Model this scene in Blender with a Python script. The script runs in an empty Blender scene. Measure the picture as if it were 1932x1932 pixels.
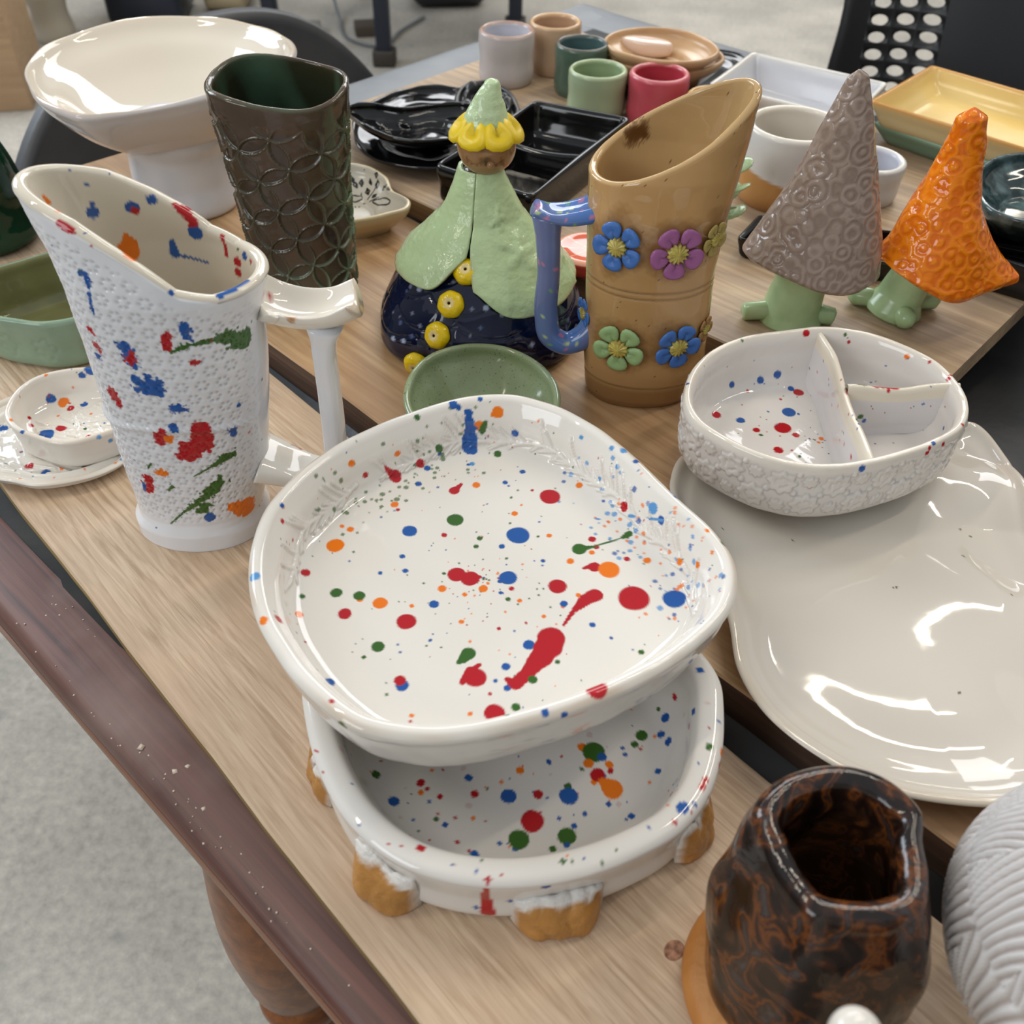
import bpy, math, random
import numpy as np
from mathutils import Vector, Matrix

# ------------------------------------------------------------------ camera, world, light, exposure
sc = bpy.context.scene
COL = sc.collection
rng = np.random.default_rng(11)
random.seed(5)
PI = math.pi
FPX, CX = 1800.0, 966.0
PITCH, ROLL = math.radians(43.7), math.radians(1.2)
TT = 0.75                       # table top height
CAM = np.array([0.0, 0.0, TT + 0.45])
FWD = np.array([0, math.cos(PITCH), -math.sin(PITCH)])
_r = np.array([1.0, 0, 0]); _u = np.cross(_r, FWD)
RGT = math.cos(ROLL) * _r + math.sin(ROLL) * _u
UPV = -math.sin(ROLL) * _r + math.cos(ROLL) * _u
cam = bpy.data.cameras.new('camera')
cam.sensor_fit = 'HORIZONTAL'; cam.sensor_width = 36.0; cam.lens = FPX / 1932.0 * 36.0
cam.clip_start = 0.02; cam.clip_end = 60
cam.dof.use_dof = True; cam.dof.focus_distance = 0.60; cam.dof.aperture_fstop = 11.0
camo = bpy.data.objects.new('camera', cam); COL.objects.link(camo)
camo.matrix_world = Matrix(((RGT[0], UPV[0], -FWD[0], CAM[0]), (RGT[1], UPV[1], -FWD[1], CAM[1]),
                            (RGT[2], UPV[2], -FWD[2], CAM[2]), (0, 0, 0, 1)))
sc.camera = camo

world = bpy.data.worlds.new('world'); sc.world = world; world.use_nodes = True
bg = world.node_tree.nodes['Background']
bg.inputs[0].default_value = (0.88, 0.94, 1.0, 1); bg.inputs[1].default_value = 0.62

def area(name, loc, target, sx, sy, power, color, roll=0.0):
    l = bpy.data.lights.new(name, 'AREA'); l.shape = 'RECTANGLE'; l.size = sx; l.size_y = sy
    l.energy = power; l.color = color
    o = bpy.data.objects.new(name, l); COL.objects.link(o); o.location = loc
    d = Vector(target) - Vector(loc)
    q = d.to_track_quat('-Z', 'Y')
    o.rotation_euler = (q.to_matrix() @ Matrix.Rotation(roll, 3, 'Z')).to_euler()
    return o

# daylight through a window on the left, ceiling tubes overhead, plus two added fills
area('window_and_fill', (-3.0, 2.6, 2.5), (0.0, 0.7, 0.75), 1.7, 1.5, 74, (0.80, 0.90, 1.0))
area('window_and_fill', (-2.6, -2.0, 2.4), (0.0, 0.6, 0.8), 1.8, 1.5, 46, (0.92, 0.96, 1.0))  # unseen fill added behind the camera to lift the front sides
area('far_floor_fill', (0.6, 5.0, 3.4), (0.4, 4.4, 0.0), 3.4, 2.0, 150, (0.97, 0.98, 1.0))  # unseen fill lamp added to brighten the far floor
for k, (lx, ly) in enumerate(((1.05, 1.75), (1.9, 1.2), (-2.2, 5.2), (2.4, 5.0), (-1.7, 0.3))):
    o = area('ceiling_tube', (lx, ly, 3.0), (lx, ly, 0), 1.5, 0.07, 16, (1.0, 0.9, 0.74), math.radians(35))
sc.view_settings.view_transform = 'Standard'; sc.view_settings.look = 'None'
sc.view_settings.gamma = 1.0; sc.view_settings.use_curve_mapping = False
sc.view_settings.exposure = -0.13

# ------------------------------------------------------------------ helpers: space
def at(x, y, z):
    """world point whose image is pixel (x, y) at height z above the table top"""
    d = FWD * FPX + RGT * (x - CX) + UPV * (CX - y)
    return CAM + d * ((TT + z - CAM[2]) / d[2])
def project(P):
    v = P - CAM; w = v @ FWD
    return np.stack([CX + FPX * (v @ RGT) / w, CX - FPX * (v @ UPV) / w], -1), w
def z_for(xy, py, z0=-0.2, z1=0.5):
    zs = np.linspace(z0, z1, 3000)
    P = np.stack([np.full_like(zs, xy[0]), np.full_like(zs, xy[1]), zs + TT], -1)
    return zs[np.argmin(np.abs(project(P)[0][:, 1] - py))]
def L(r, g=None, b=None):
    """sRGB 0-255 to linear"""
    c = np.array([r, g, b], float) / 255.0
    return np.where(c <= 0.04045, c / 12.92, ((c + 0.055) / 1.055) ** 2.4)

# ------------------------------------------------------------------ helpers: mesh
def build(name, V, F, mat, parent=None, loc=None, col=None, smooth=True, autosharp=None):
    """one mesh object from quads F"""
    return build2(name, V, F, [], mat, parent, loc, col, smooth, autosharp)

def grid_faces(M, N, close=True):
    i = np.arange(M - 1)[:, None]; n = N if close else N - 1
    j = np.arange(n)[None, :]; j2 = (j + 1) % N
    return np.stack([i * N + j, i * N + j2, (i + 1) * N + j2, (i + 1) * N + j], -1).reshape(-1, 4)

def tag(o, label, cat, group=None):
    o['label'] = label; o['category'] = cat
    if group: o['group'] = group
    return o
def thing(name, label, cat, loc, group=None, rotz=0.0):
    o = bpy.data.objects.new(name, None); COL.objects.link(o)
    o.empty_display_size = 0.02; o.location = loc; o.rotation_euler = (0, 0, rotz)
    return tag(o, label, cat, group)

def catmull(P, n, closed=False):
    P = np.asarray(P, float); K = len(P)
    if closed:
        Q = np.concatenate([P[-1:], P, P[:2]]); seg = K
    else:
        Q = np.concatenate([2 * P[:1] - P[1:2], P, 2 * P[-1:] - P[-2:-1]]); seg = K - 1
    d = np.linalg.norm(np.diff(Q[1:1 + seg + 1], axis=0), axis=1) + 1e-9
    s = np.concatenate([[0], np.cumsum(d)])
    u = np.linspace(0, s[-1], n, endpoint=not closed)
    k = np.clip(np.searchsorted(s, u, 'right') - 1, 0, seg - 1)
    t = ((u - s[k]) / d[k])[:, None]
    p0, p1, p2, p3 = Q[k], Q[k + 1], Q[k + 2], Q[k + 3]
    # tangents scaled for uneven spacing
    dk = d[k][:, None]
    dm = np.concatenate([[d[-1] if closed else d[0]], d, [d[0] if closed else d[-1]]])
    da = dm[k][:, None]; dc = dm[k + 2][:, None]
    m1 = ((p2 - p1) / dk * da + (p1 - p0) / da * dk) / (da + dk) * dk
    m2 = ((p3 - p2) / dc * dk + (p2 - p1) / dk * dc) / (dc + dk) * dk
    return (2 * t**3 - 3 * t**2 + 1) * p1 + (t**3 - 2 * t**2 + t) * m1 + (-2 * t**3 + 3 * t**2) * p2 + (t**3 - t**2) * m2

def polyline(P, n, closed=True):
    P = np.asarray(P, float); Q = np.concatenate([P, P[:1]]) if closed else P
    s = np.concatenate([[0], np.cumsum(np.linalg.norm(np.diff(Q, axis=0), axis=1))])
    u = np.linspace(0, s[-1], n, endpoint=not closed)
    return np.stack([np.interp(u, s, Q[:, k]) for k in range(P.shape[1])], -1)

def centroid(P):
    x, y = P[:, 0], P[:, 1]; x2, y2 = np.roll(x, -1), np.roll(y, -1)
    a = x * y2 - x2 * y; A = a.sum()
    return np.array([((x + x2) * a).sum(), ((y + y2) * a).sum()]) / (3 * A)

def px_outline(pts, z, n, smooth=True):
    """closed plan curve (counter-clockwise) from pixels on a level z; returns centre and offsets"""
    W = np.array([at(x, y, z)[:2] for x, y in pts])
    W = catmull(W, n, True) if smooth else polyline(W, n)
    c = centroid(W)
    R = W - c
    ar = np.sum(R[:, 0] * np.roll(R[:, 1], -1) - np.roll(R[:, 0], -1) * R[:, 1])
    if ar < 0: R = R[::-1]
    k = np.argmin(np.abs(np.arctan2(R[:, 1], R[:, 0]))); R = np.roll(R, -k, 0)
    return c, R
def circle(n, rx=1.0, ry=None, p=2.0, rot=0.0):
    ry = rx if ry is None else ry
    t = np.linspace(0, 2 * PI, n, endpoint=False)
    c, s = np.cos(t), np.sin(t)
    x = rx * np.sign(c) * np.abs(c) ** (2 / p); y = ry * np.sign(s) * np.abs(s) ** (2 / p)
    return np.stack([x * math.cos(rot) - y * math.sin(rot), x * math.sin(rot) + y * math.cos(rot)], -1)

def rings(R, prof, n, smooth=True):
    """prof: rows (scale, radial offset, z) -> (n, N, 3) rings around the z axis"""
    rad = np.linalg.norm(R, axis=1); U = R / rad[:, None]
    prof = np.array(prof, float); rm = rad.mean(); prof[:, 0] *= rm
    pr = catmull(prof, n) if smooth else polyline(prof, n, False)
    pr[:, 0] /= rm
    rr = np.maximum(rad[None, :] * pr[:, :1] + pr[:, 1:2], 2e-4)
    V = np.zeros((n, len(R), 3)); V[..., :2] = U[None] * rr[..., None]; V[..., 2] = pr[:, 2:3]
    return V, pr
def build_rings(name, V, mat, parent=None, loc=None, col=None, caps=True, smooth=True, autosharp=None):
    M, N = V.shape[:2]
    F = grid_faces(M, N)
    if caps:
        a = np.arange(N)[::-1]; b = np.arange((M - 1) * N, M * N)
        return build2(name, V, F, [a, b], mat, parent, loc, col, smooth, autosharp)
    return build(name, V, F, mat, parent, loc, col, smooth, autosharp)
def build2(name, V, F, ng, mat, parent=None, loc=None, col=None, smooth=True, autosharp=None):
    V = np.asarray(V, np.float64).reshape(-1, 3)
    me = bpy.data.meshes.new(name)
    lv = np.concatenate([np.asarray(F).reshape(-1)] + [np.asarray(f) for f in ng]).astype(np.int32)
    starts = list(np.arange(len(F)) * 4); s = len(F) * 4
    for f in ng: starts.append(s); s += len(f)
    me.vertices.add(len(V)); me.vertices.foreach_set('co', V.reshape(-1).astype(np.float32))
    me.loops.add(len(lv)); me.loops.foreach_set('vertex_index', lv)
    me.polygons.add(len(starts)); me.polygons.foreach_set('loop_start', np.array(starts, np.int32))
    me.update(calc_edges=True); me.validate()
    if smooth: me.polygons.foreach_set('use_smooth', np.ones(len(me.polygons), bool))
    if autosharp: me.set_sharp_from_angle(angle=math.radians(autosharp))
    if col is not None:
        a = me.color_attributes.new('Col', 'FLOAT_COLOR', 'POINT')
        c4 = np.ones((len(V), 4), np.float32); c4[:, :3] = np.asarray(col).reshape(-1, 3)
        a.data.foreach_set('color', c4.reshape(-1))
    me.materials.append(mat)
    o = bpy.data.objects.new(name, me); COL.objects.link(o)
    if parent is not None: o.parent = parent
    if loc is not None: o.location = loc
    return o

def normals(V, close=True):
    if close:
        du = np.roll(V, -1, 1) - np.roll(V, 1, 1)
    else:
        du = np.gradient(V, axis=1)
    dv = np.gradient(V, axis=0)
    n = np.cross(du, dv); l = np.linalg.norm(n, axis=-1, keepdims=True)
    return n / np.maximum(l, 1e-12)
def fnoise(P, freq, seed=0, oct=3):
    """cheap smooth noise, about -1..1"""
    g = np.random.default_rng(seed); out = 0.0; amp = 1.0; tot = 0.0
    for o in range(oct):
        for k in range(3):
            w = g.normal(size=3); w *= freq * (2 ** o) / np.linalg.norm(w)
            out = out + amp * np.sin(P @ w + g.uniform(0, 6.28)); 
        tot += amp * 1.8; amp *= 0.55
    return out / tot
def tube(path, rad, n=12, flat=1.0, up=(0, 0, 1), closed=False):
    """swept tube rings; rad scalar/array; flat = ratio of second axis"""
    P = np.asarray(path, float); M = len(P)
    rad = np.broadcast_to(np.asarray(rad, float), (M,)); flat = np.broadcast_to(np.asarray(flat, float), (M,))
    T = np.gradient(P, axis=0); T /= np.linalg.norm(T, axis=1)[:, None] + 1e-12
    up = np.asarray(up, float)
    A = np.cross(T, up); bad = np.linalg.norm(A, axis=1) < 1e-3
    A[bad] = np.cross(T[bad], [0.3, 1, 0.1]); A /= np.linalg.norm(A, axis=1)[:, None]
    B = np.cross(A, T)
    t = np.linspace(0, 2 * PI, n, endpoint=False)
    return P[:, None] + (A[:, None] * np.cos(t)[None, :, None] * flat[:, None, None] + B[:, None] * np.sin(t)[None, :, None]) * rad[:, None, None]
def boxv(x0, x1, y0, y1, z0, z1):
    V = [(x, y, z) for z in (z0, z1) for x, y in ((x0, y0), (x1, y0), (x1, y1), (x0, y1))]
    F = np.array([(3, 2, 1, 0), (4, 5, 6, 7), (0, 1, 5, 4), (1, 2, 6, 5), (2, 3, 7, 6), (3, 0, 4, 7)])
    return np.array(V, float), F
def bevel(o, w, seg=2):
    m = o.modifiers.new('bevel', 'BEVEL'); m.width = w; m.segments = seg; m.limit_method = 'ANGLE'
    return o
def solid(o, t, off=-1.0):
    m = o.modifiers.new('solid', 'SOLIDIFY'); m.thickness = t; m.offset = off
    return o

# ------------------------------------------------------------------ helpers: paint on dense meshes
RED, BLU, GRN, ORA = L(178, 16, 28), L(28, 84, 158), L(52, 96, 30), L(232, 118, 14)
LBL = L(88, 146, 200)
PAL = {'r': RED, 'b': BLU, 'g': GRN, 'o': ORA, 'l': LBL}
class Paint:
    def __init__(self, V, base, loc, mask=None):
        self.P = V.reshape(-1, 3) + np.asarray(loc); self.col = np.broadcast_to(base, self.P.shape).copy() if np.ndim(base) == 1 else base.reshape(-1, 3).copy()
        N = normals(V).reshape(-1, 3)
        self.mask = np.ones(len(self.P), bool) if mask is None else mask.reshape(-1)
        pix, w = project(self.P)
        face = np.sum(N * (CAM - self.P), 1) > 0
        self.vis = self.mask & face
        self.pix, self.w = pix, w
        self.order = np.argsort(self.P[:, 0]); self.sx = self.P[self.order, 0]
    def find(self, x, y):
        d = np.hypot(self.pix[:, 0] - x, self.pix[:, 1] - y); d[~self.vis] = 1e9
        k = np.where(d < 4)[0]
        i = k[np.argmin(self.w[k])] if len(k) else np.argmin(d)
        return self.P[i], self.w[i], d[i]
    def ball(self, c, r, color, rough=0.0, seed=0, soft=None, alpha=1.0):
        ext = r * (1.4 + rough) + 0.001
        q = self.order[np.searchsorted(self.sx, c[0] - ext):np.searchsorted(self.sx, c[0] + ext)]
        q = q[self.mask[q] & (np.abs(self.P[q] - c).max(1) < ext)]
        if not len(q): return
        D = self.P[q] - c; d = np.linalg.norm(D, axis=1)
        d = d * (1 + (0.06 + rough) * fnoise(self.P[q], 2.2 / r, seed, 2))
        if rough: d = d + 0.35 * rough * r * fnoise(self.P[q], 1500, seed + 1, 2)
        s = soft or max(0.0004, 0.1 * r)
        a = alpha * np.clip((r - d) / s + 0.5, 0, 1)[:, None]
        self.col[q] = self.col[q] * (1 - a) + a * color
    def chain(self, pts, color, rough=0.0, seed=0, alpha=1.0):
        """pts: rows x, y, radius in pixels joined into one smear"""
        C = []
        for x, y, r in pts:
            p, w, d = self.find(x, y); C.append((p, r * w / FPX))
        for (p0, r0), (p1, r1) in zip(C[:-1], C[1:]):
            n = max(2, int(np.linalg.norm(p1 - p0) / max(0.35 * min(r0, r1), 2e-4)))
            for t in np.linspace(0, 1, min(n, 60)):
                self.ball(p0 * (1 - t) + p1 * t, r0 * (1 - t) + r1 * t, color, rough, seed, None, alpha)
    def dots(self, data, ox=0, oy=0, k=1.0, rough=0.0):
        for n, row in enumerate(data):
            x, y, r, c = row
            p, w, d = self.find(ox + x * k, oy + y * k)
            if d > 14: continue
            self.ball(p, r * k * w / FPX, PAL[c], rough, n)
    def speckle(self, n, r0, r1, cols, zone=None, alpha=1.0, seed=1, rough=0.0):
        g = np.random.default_rng(seed)
        idx = np.where(self.mask if zone is None else (self.mask & zone))[0]
        if not len(idx): return
        for i in g.choice(idx, n):
            r = r0 * (r1 / r0) ** g.random()
            self.ball(self.P[i], r, PAL[cols[g.integers(len(cols))]], rough, int(i) % 97, None, alpha)

# ------------------------------------------------------------------ materials
def nodes(name):
    m = bpy.data.materials.new(name); m.use_nodes = True
    nt = m.node_tree; b = nt.nodes['Principled BSDF']
    return m, nt, b
def rgba(c): return (float(c[0]), float(c[1]), float(c[2]), 1.0)
def glaze(name, color=None, rough=0.1, color2=None, nscale=30.0, bump=0.0, bscale=60.0, spec=0.5, coat=0.0, ramp=(0.35, 0.65), speck=None, speck_scale=500, detail=4.0):
    """glossy ceramic; color None = painted vertex colour"""
    m, nt, b = nodes(name); N = nt.nodes.new; K = nt.links.new
    tc = N('ShaderNodeTexCoord')
    if color is None:
        a = N('ShaderNodeAttribute'); a.attribute_name = 'Col'; out = a.outputs['Color']
    elif color2 is not None:
        nz = N('ShaderNodeTexNoise'); nz.inputs['Scale'].default_value = nscale; nz.inputs['Detail'].default_value = detail
        K(tc.outputs['Object'], nz.inputs['Vector'])
        rp = N('ShaderNodeValToRGB'); rp.color_ramp.elements[0].position = ramp[0]; rp.color_ramp.elements[1].position = ramp[1]
        rp.color_ramp.elements[0].color = rgba(color); rp.color_ramp.elements[1].color = rgba(color2)
        K(nz.outputs['Fac'], rp.inputs[0]); out = rp.outputs[0]
    else:
        c = N('ShaderNodeRGB'); c.outputs[0].default_value = rgba(color); out = c.outputs[0]
    if speck is not None:
        vz = N('ShaderNodeTexNoise'); vz.inputs['Scale'].default_value = speck_scale; vz.inputs['Detail'].default_value = 1.0
        K(tc.outputs['Object'], vz.inputs['Vector'])
        rp2 = N('ShaderNodeValToRGB'); rp2.color_ramp.elements[0].position = 0.66; rp2.color_ramp.elements[1].position = 0.74
        K(vz.outputs['Fac'], rp2.inputs[0])
        mx = N('ShaderNodeMix'); mx.data_type = 'RGBA'; mx.inputs['B'].default_value = rgba(speck)
        K(rp2.outputs[0], mx.inputs['Factor']); K(out, mx.inputs['A']); out = mx.outputs['Result']
    K(out, b.inputs['Base Color'])
    b.inputs['Roughness'].default_value = rough; b.inputs['Specular IOR Level'].default_value = spec
    if coat: b.inputs['Coat Weight'].default_value = coat; b.inputs['Coat Roughness'].default_value = 0.04
    if bump:
        nb = N('ShaderNodeTexNoise'); nb.inputs['Scale'].default_value = bscale; nb.inputs['Detail'].default_value = 2.0
        K(tc.outputs['Object'], nb.inputs['Vector'])
        bp = N('ShaderNodeBump'); bp.inputs['Strength'].default_value = bump; bp.inputs['Distance'].default_value = 0.002
        K(nb.outputs['Fac'], bp.inputs['Height']); K(bp.outputs[0], b.inputs['Normal'])
    return m
def wood(name, c1, c2, c3, grain=260.0, rough=0.55, knots=False, along=0.035, blotch=None, bump=0.25):
    m, nt, b = nodes(name); N = nt.nodes.new; K = nt.links.new
    tc = N('ShaderNodeTexCoord')
    mp = N('ShaderNodeMapping'); mp.inputs['Scale'].default_value = (along, 1, 1); K(tc.outputs['Object'], mp.inputs['Vector'])
    n1 = N('ShaderNodeTexNoise'); n1.inputs['Scale'].default_value = grain; n1.inputs['Detail'].default_value = 6; n1.inputs['Roughness'].default_value = 0.6
    n1.inputs['Distortion'].default_value = 0.6
    K(mp.outputs[0], n1.inputs['Vector'])
    mp2 = N('ShaderNodeMapping'); mp2.inputs['Scale'].default_value = (along * 2.5, 1, 1); K(tc.outputs['Object'], mp2.inputs['Vector'])
    n2 = N('ShaderNodeTexNoise'); n2.inputs['Scale'].default_value = 26; n2.inputs['Detail'].default_value = 4; n2.inputs['Distortion'].default_value = 1.2
    K(mp2.outputs[0], n2.inputs['Vector'])
    r1 = N('ShaderNodeValToRGB'); r1.color_ramp.elements[0].position = 0.36; r1.color_ramp.elements[1].position = 0.62
    r1.color_ramp.elements[0].color = rgba(c2); r1.color_ramp.elements[1].color = rgba(c1); K(n1.outputs['Fac'], r1.inputs[0])
    r2 = N('ShaderNodeValToRGB'); r2.color_ramp.elements[0].position = 0.42; r2.color_ramp.elements[1].position = 0.68
    K(n2.outputs['Fac'], r2.inputs[0])
    mx = N('ShaderNodeMix'); mx.data_type = 'RGBA'; mx.inputs['B'].default_value = rgba(c3)
    mul = N('ShaderNodeMath'); mul.operation = 'MULTIPLY'; mul.inputs[1].default_value = 0.6; K(r2.outputs[0], mul.inputs[0])
    K(mul.outputs[0], mx.inputs['Factor']); K(r1.outputs[0], mx.inputs['A']); out = mx.outputs['Result']
    if blotch is not None:
        n3 = N('ShaderNodeTexNoise'); n3.inputs['Scale'].default_value = 9; n3.inputs['Detail'].default_value = 5; K(tc.outputs['Object'], n3.inputs['Vector'])
        r3 = N('ShaderNodeValToRGB'); r3.color_ramp.elements[0].position = 0.52; r3.color_ramp.elements[1].position = 0.75; K(n3.outputs['Fac'], r3.inputs[0])
        m3 = N('ShaderNodeMix'); m3.data_type = 'RGBA'; m3.inputs['B'].default_value = rgba(blotch)
        ml = N('ShaderNodeMath'); ml.operation = 'MULTIPLY'; ml.inputs[1].default_value = 0.7; K(r3.outputs[0], ml.inputs[0])
        K(ml.outputs[0], m3.inputs['Factor']); K(out, m3.inputs['A']); out = m3.outputs['Result']
    K(out, b.inputs['Base Color']); b.inputs['Roughness'].default_value = rough
    bp = N('ShaderNodeBump'); bp.inputs['Strength'].default_value = bump; bp.inputs['Distance'].default_value = 0.0006
    K(n1.outputs['Fac'], bp.inputs['Height']); K(bp.outputs[0], b.inputs['Normal'])
    return m
def swirl(name, c1, c2, rough=0.15, scale=42.0, freq=22.0, strength=0.6, dist=0.0016):
    """stamped ring / swirl relief"""
    m, nt, b = nodes(name); N = nt.nodes.new; K = nt.links.new
    tc = N('ShaderNodeTexCoord')
    nz = N('ShaderNodeTexNoise'); nz.inputs['Scale'].default_value = 60; K(tc.outputs['Object'], nz.inputs['Vector'])
    ad = N('ShaderNodeMix'); ad.data_type = 'VECTOR'; ad.inputs['Factor'].default_value = 0.006
    K(tc.outputs['Object'], ad.inputs['A']); K(nz.outputs['Color'], ad.inputs['B'])
    v = N('ShaderNodeTexVoronoi'); v.inputs['Scale'].default_value = scale; K(ad.outputs['Result'], v.inputs['Vector'])
    mu = N('ShaderNodeMath'); mu.operation = 'MULTIPLY'; mu.inputs[1].default_value = freq; K(v.outputs['Distance'], mu.inputs[0])
    sn = N('ShaderNodeMath'); sn.operation = 'SINE'; K(mu.outputs[0], sn.inputs[0])
    n2 = N('ShaderNodeTexNoise'); n2.inputs['Scale'].default_value = 160; n2.inputs['Detail'].default_value = 2; K(tc.outputs['Object'], n2.inputs['Vector'])
    sm = N('ShaderNodeMath'); sm.operation = 'MULTIPLY_ADD'; sm.inputs[1].default_value = 0.35; K(sn.outputs[0], sm.inputs[0]); K(n2.outputs['Fac'], sm.inputs[2])
    bp = N('ShaderNodeBump'); bp.inputs['Strength'].default_value = strength; bp.inputs['Distance'].default_value = dist
    K(sm.outputs[0], bp.inputs['Height']); K(bp.outputs[0], b.inputs['Normal'])
    rp = N('ShaderNodeValToRGB'); rp.color_ramp.elements[0].position = 0.25; rp.color_ramp.elements[1].position = 0.8
    rp.color_ramp.elements[0].color = rgba(c2); rp.color_ramp.elements[1].color = rgba(c1); K(sm.outputs[0], rp.inputs[0])
    K(rp.outputs[0], b.inputs['Base Color']); b.inputs['Roughness'].default_value = rough
    return m
def concrete():
    m, nt, b = nodes('concrete'); N = nt.nodes.new; K = nt.links.new
    tc = N('ShaderNodeTexCoord')
    n1 = N('ShaderNodeTexNoise'); n1.inputs['Scale'].default_value = 2.2; n1.inputs['Detail'].default_value = 8; n1.inputs['Roughness'].default_value = 0.62
    n2 = N('ShaderNodeTexNoise'); n2.inputs['Scale'].default_value = 70; n2.inputs['Detail'].default_value = 8; n2.inputs['Roughness'].default_value = 0.75
    n3 = N('ShaderNodeTexNoise'); n3.inputs['Scale'].default_value = 14; n3.inputs['Detail'].default_value = 3
    for n in (n1, n2, n3): K(tc.outputs['Object'], n.inputs['Vector'])
    r1 = N('ShaderNodeValToRGB'); r1.color_ramp.elements[0].position = 0.3; r1.color_ramp.elements[1].position = 0.7
    r1.color_ramp.elements[0].color = rgba(L(156, 151, 142)); r1.color_ramp.elements[1].color = rgba(L(202, 195, 183)); K(n1.outputs['Fac'], r1.inputs[0])
    r3 = N('ShaderNodeValToRGB'); r3.color_ramp.elements[0].position = 0.64; r3.color_ramp.elements[1].position = 0.74; K(n3.outputs['Fac'], r3.inputs[0])
    mx = N('ShaderNodeMix'); mx.data_type = 'RGBA'; mx.blend_type = 'OVERLAY'; mx.inputs['Factor'].default_value = 0.75
    K(r1.outputs[0], mx.inputs['A']); K(n2.outputs['Fac'], mx.inputs['B'])
    m3 = N('ShaderNodeMix'); m3.data_type = 'RGBA'; m3.inputs['B'].default_value = rgba(L(120, 119, 118))
    ml = N('ShaderNodeMath'); ml.operation = 'MULTIPLY'; ml.inputs[1].default_value = 0.45; K(r3.outputs[0], ml.inputs[0])
    K(ml.outputs[0], m3.inputs['Factor']); K(mx.outputs['Result'], m3.inputs['A'])
    K(m3.outputs['Result'], b.inputs['Base Color']); b.inputs['Roughness'].default_value = 0.4
    bp = N('ShaderNodeBump'); bp.inputs['Strength'].default_value = 0.15; bp.inputs['Distance'].default_value = 0.002
    K(n2.outputs['Fac'], bp.inputs['Height']); K(bp.outputs[0], b.inputs['Normal'])
    return m

WHITE = L(226, 222, 216); CREAM = L(214, 206, 190)
M_paint = glaze('painted_glaze', None, 0.05, bump=0.06, bscale=45)
M_paint_matt = glaze('painted_clay', None, 0.5, bump=0.3, bscale=300)
M_paint_soft = glaze('painted_satin', None, 0.2, bump=0.1, bscale=80)
M_white = glaze('white_glaze', L(222, 216, 208), 0.07, L(206, 196, 180), 9, bump=0.1, bscale=24, ramp=(0.3, 0.8))
M_brown_rim = wood('stained_wood', L(106, 66, 54), L(70, 42, 36), L(118, 88, 80), 160, 0.42, blotch=L(132, 112, 106))
M_black_top = glaze('black_table_top', L(24, 25, 27), 0.42, L(52, 50, 47), 14, bump=0.1, bscale=120, ramp=(0.45, 0.8))
M_grey_rim = glaze('reflected_grey', L(98, 103, 109), 0.45, L(124, 128, 132), 8)  # sky reflection on the brown rims painted in as grey; plain grey elsewhere
M_orange_wood = wood('orange_pine', L(148, 92, 46), L(110, 62, 28), L(92, 52, 26), 140, 0.35)
M_board1 = wood('ply_board', L(210, 185, 157), L(174, 146, 117), L(192, 164, 136), 330, 0.6, along=0.06, bump=0.45)
M_board2 = wood('pine_board', L(200, 164, 122), L(172, 134, 94), L(154, 116, 80), 150, 0.5, along=0.05, blotch=L(140, 112, 90))
M_board3 = wood('weathered_board', L(190, 165, 132), L(160, 132, 102), L(138, 116, 98), 170, 0.55, along=0.05, blotch=L(128, 112, 102))
M_black = glaze('black_glaze', L(14, 14, 15), 0.09, bump=0.1, bscale=40)
M_black_plastic = glaze('black_plastic', L(30, 31, 34), 0.38)
M_dark_plastic = glaze('grey_plastic', L(58, 59, 62), 0.5, L(74, 74, 76), 12)
M_yellow = glaze('yellow_glaze', L(238, 204, 10), 0.1, bump=0.35, bscale=220)

Z1, Z2, Z3 = 0.009, 0.026, 0.045
def up(z): return TT + z

# ------------------------------------------------------------------ the setting
V, F = boxv(-6, 6, -3, 9, -0.1, 0.0)
floor = build('floor', V, F, concrete(), smooth=False); floor['kind'] = 'structure'

# ------------------------------------------------------------------ the work table
E1 = np.array([0.737, -0.676]); E2 = np.array([0.676, 0.737])
ANG = math.atan2(E1[1], E1[0])
def tp(a, b): return a * E1 + b * E2
A0, A1, B0, B1 = -1.02, 0.80, 0.062, 1.262
tc0 = tp((A0 + A1) / 2, (B0 + B1) / 2)
table = thing('work_table', 'old dark-topped work table with worn brown wooden rim and turned legs', 'table', (tc0[0], tc0[1], 0), rotz=ANG)
hl, hw = (A1 - A0) / 2, (B1 - B0) / 2
def rim_profile(length, ax, name, mat, pos, w=0.042):
    # bull-nosed board: cross-section outward = +y
    sec = np.array([(-w, -0.001), (-0.030, 0.0), (-0.016, 0.0), (-0.008, -0.0008), (-0.003, -0.003), (-0.0005, -0.007), (0.0, -0.012), (-0.0005, -0.024), (-0.004, -0.030), (-0.008, -0.032), (-w, -0.032)])
    n = 60; X = np.linspace(-length / 2, length / 2, n)
    Vv = np.zeros((n, len(sec), 3)); Vv[..., 0] = X[:, None]; Vv[..., 1] = sec[None, :, 0]; Vv[..., 2] = sec[None, :, 1] + TT
    Vv[..., 1:] += (0.0007 * fnoise(Vv, 60, 3))[..., None]
    Ff = grid_faces(n, len(sec)); 
    o = build2(name, Vv, Ff, [np.arange(len(sec)), np.arange((n - 1) * len(sec), n * len(sec))[::-1]], mat, table, autosharp=50)
    o.location = pos[:3]; o.rotation_euler = (0, 0, pos[3]); return o
rim_profile(2 * hl, 0, 'front_rim', M_brown_rim, (0, -hw, 0, PI))
n_ = 60; sec_ = np.array([(0.0012, -0.0125), (0.0014, -0.018), (0.0006, -0.0245), (-0.0032, -0.0305), (-0.0052, -0.029), (-0.002, -0.012)])
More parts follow.
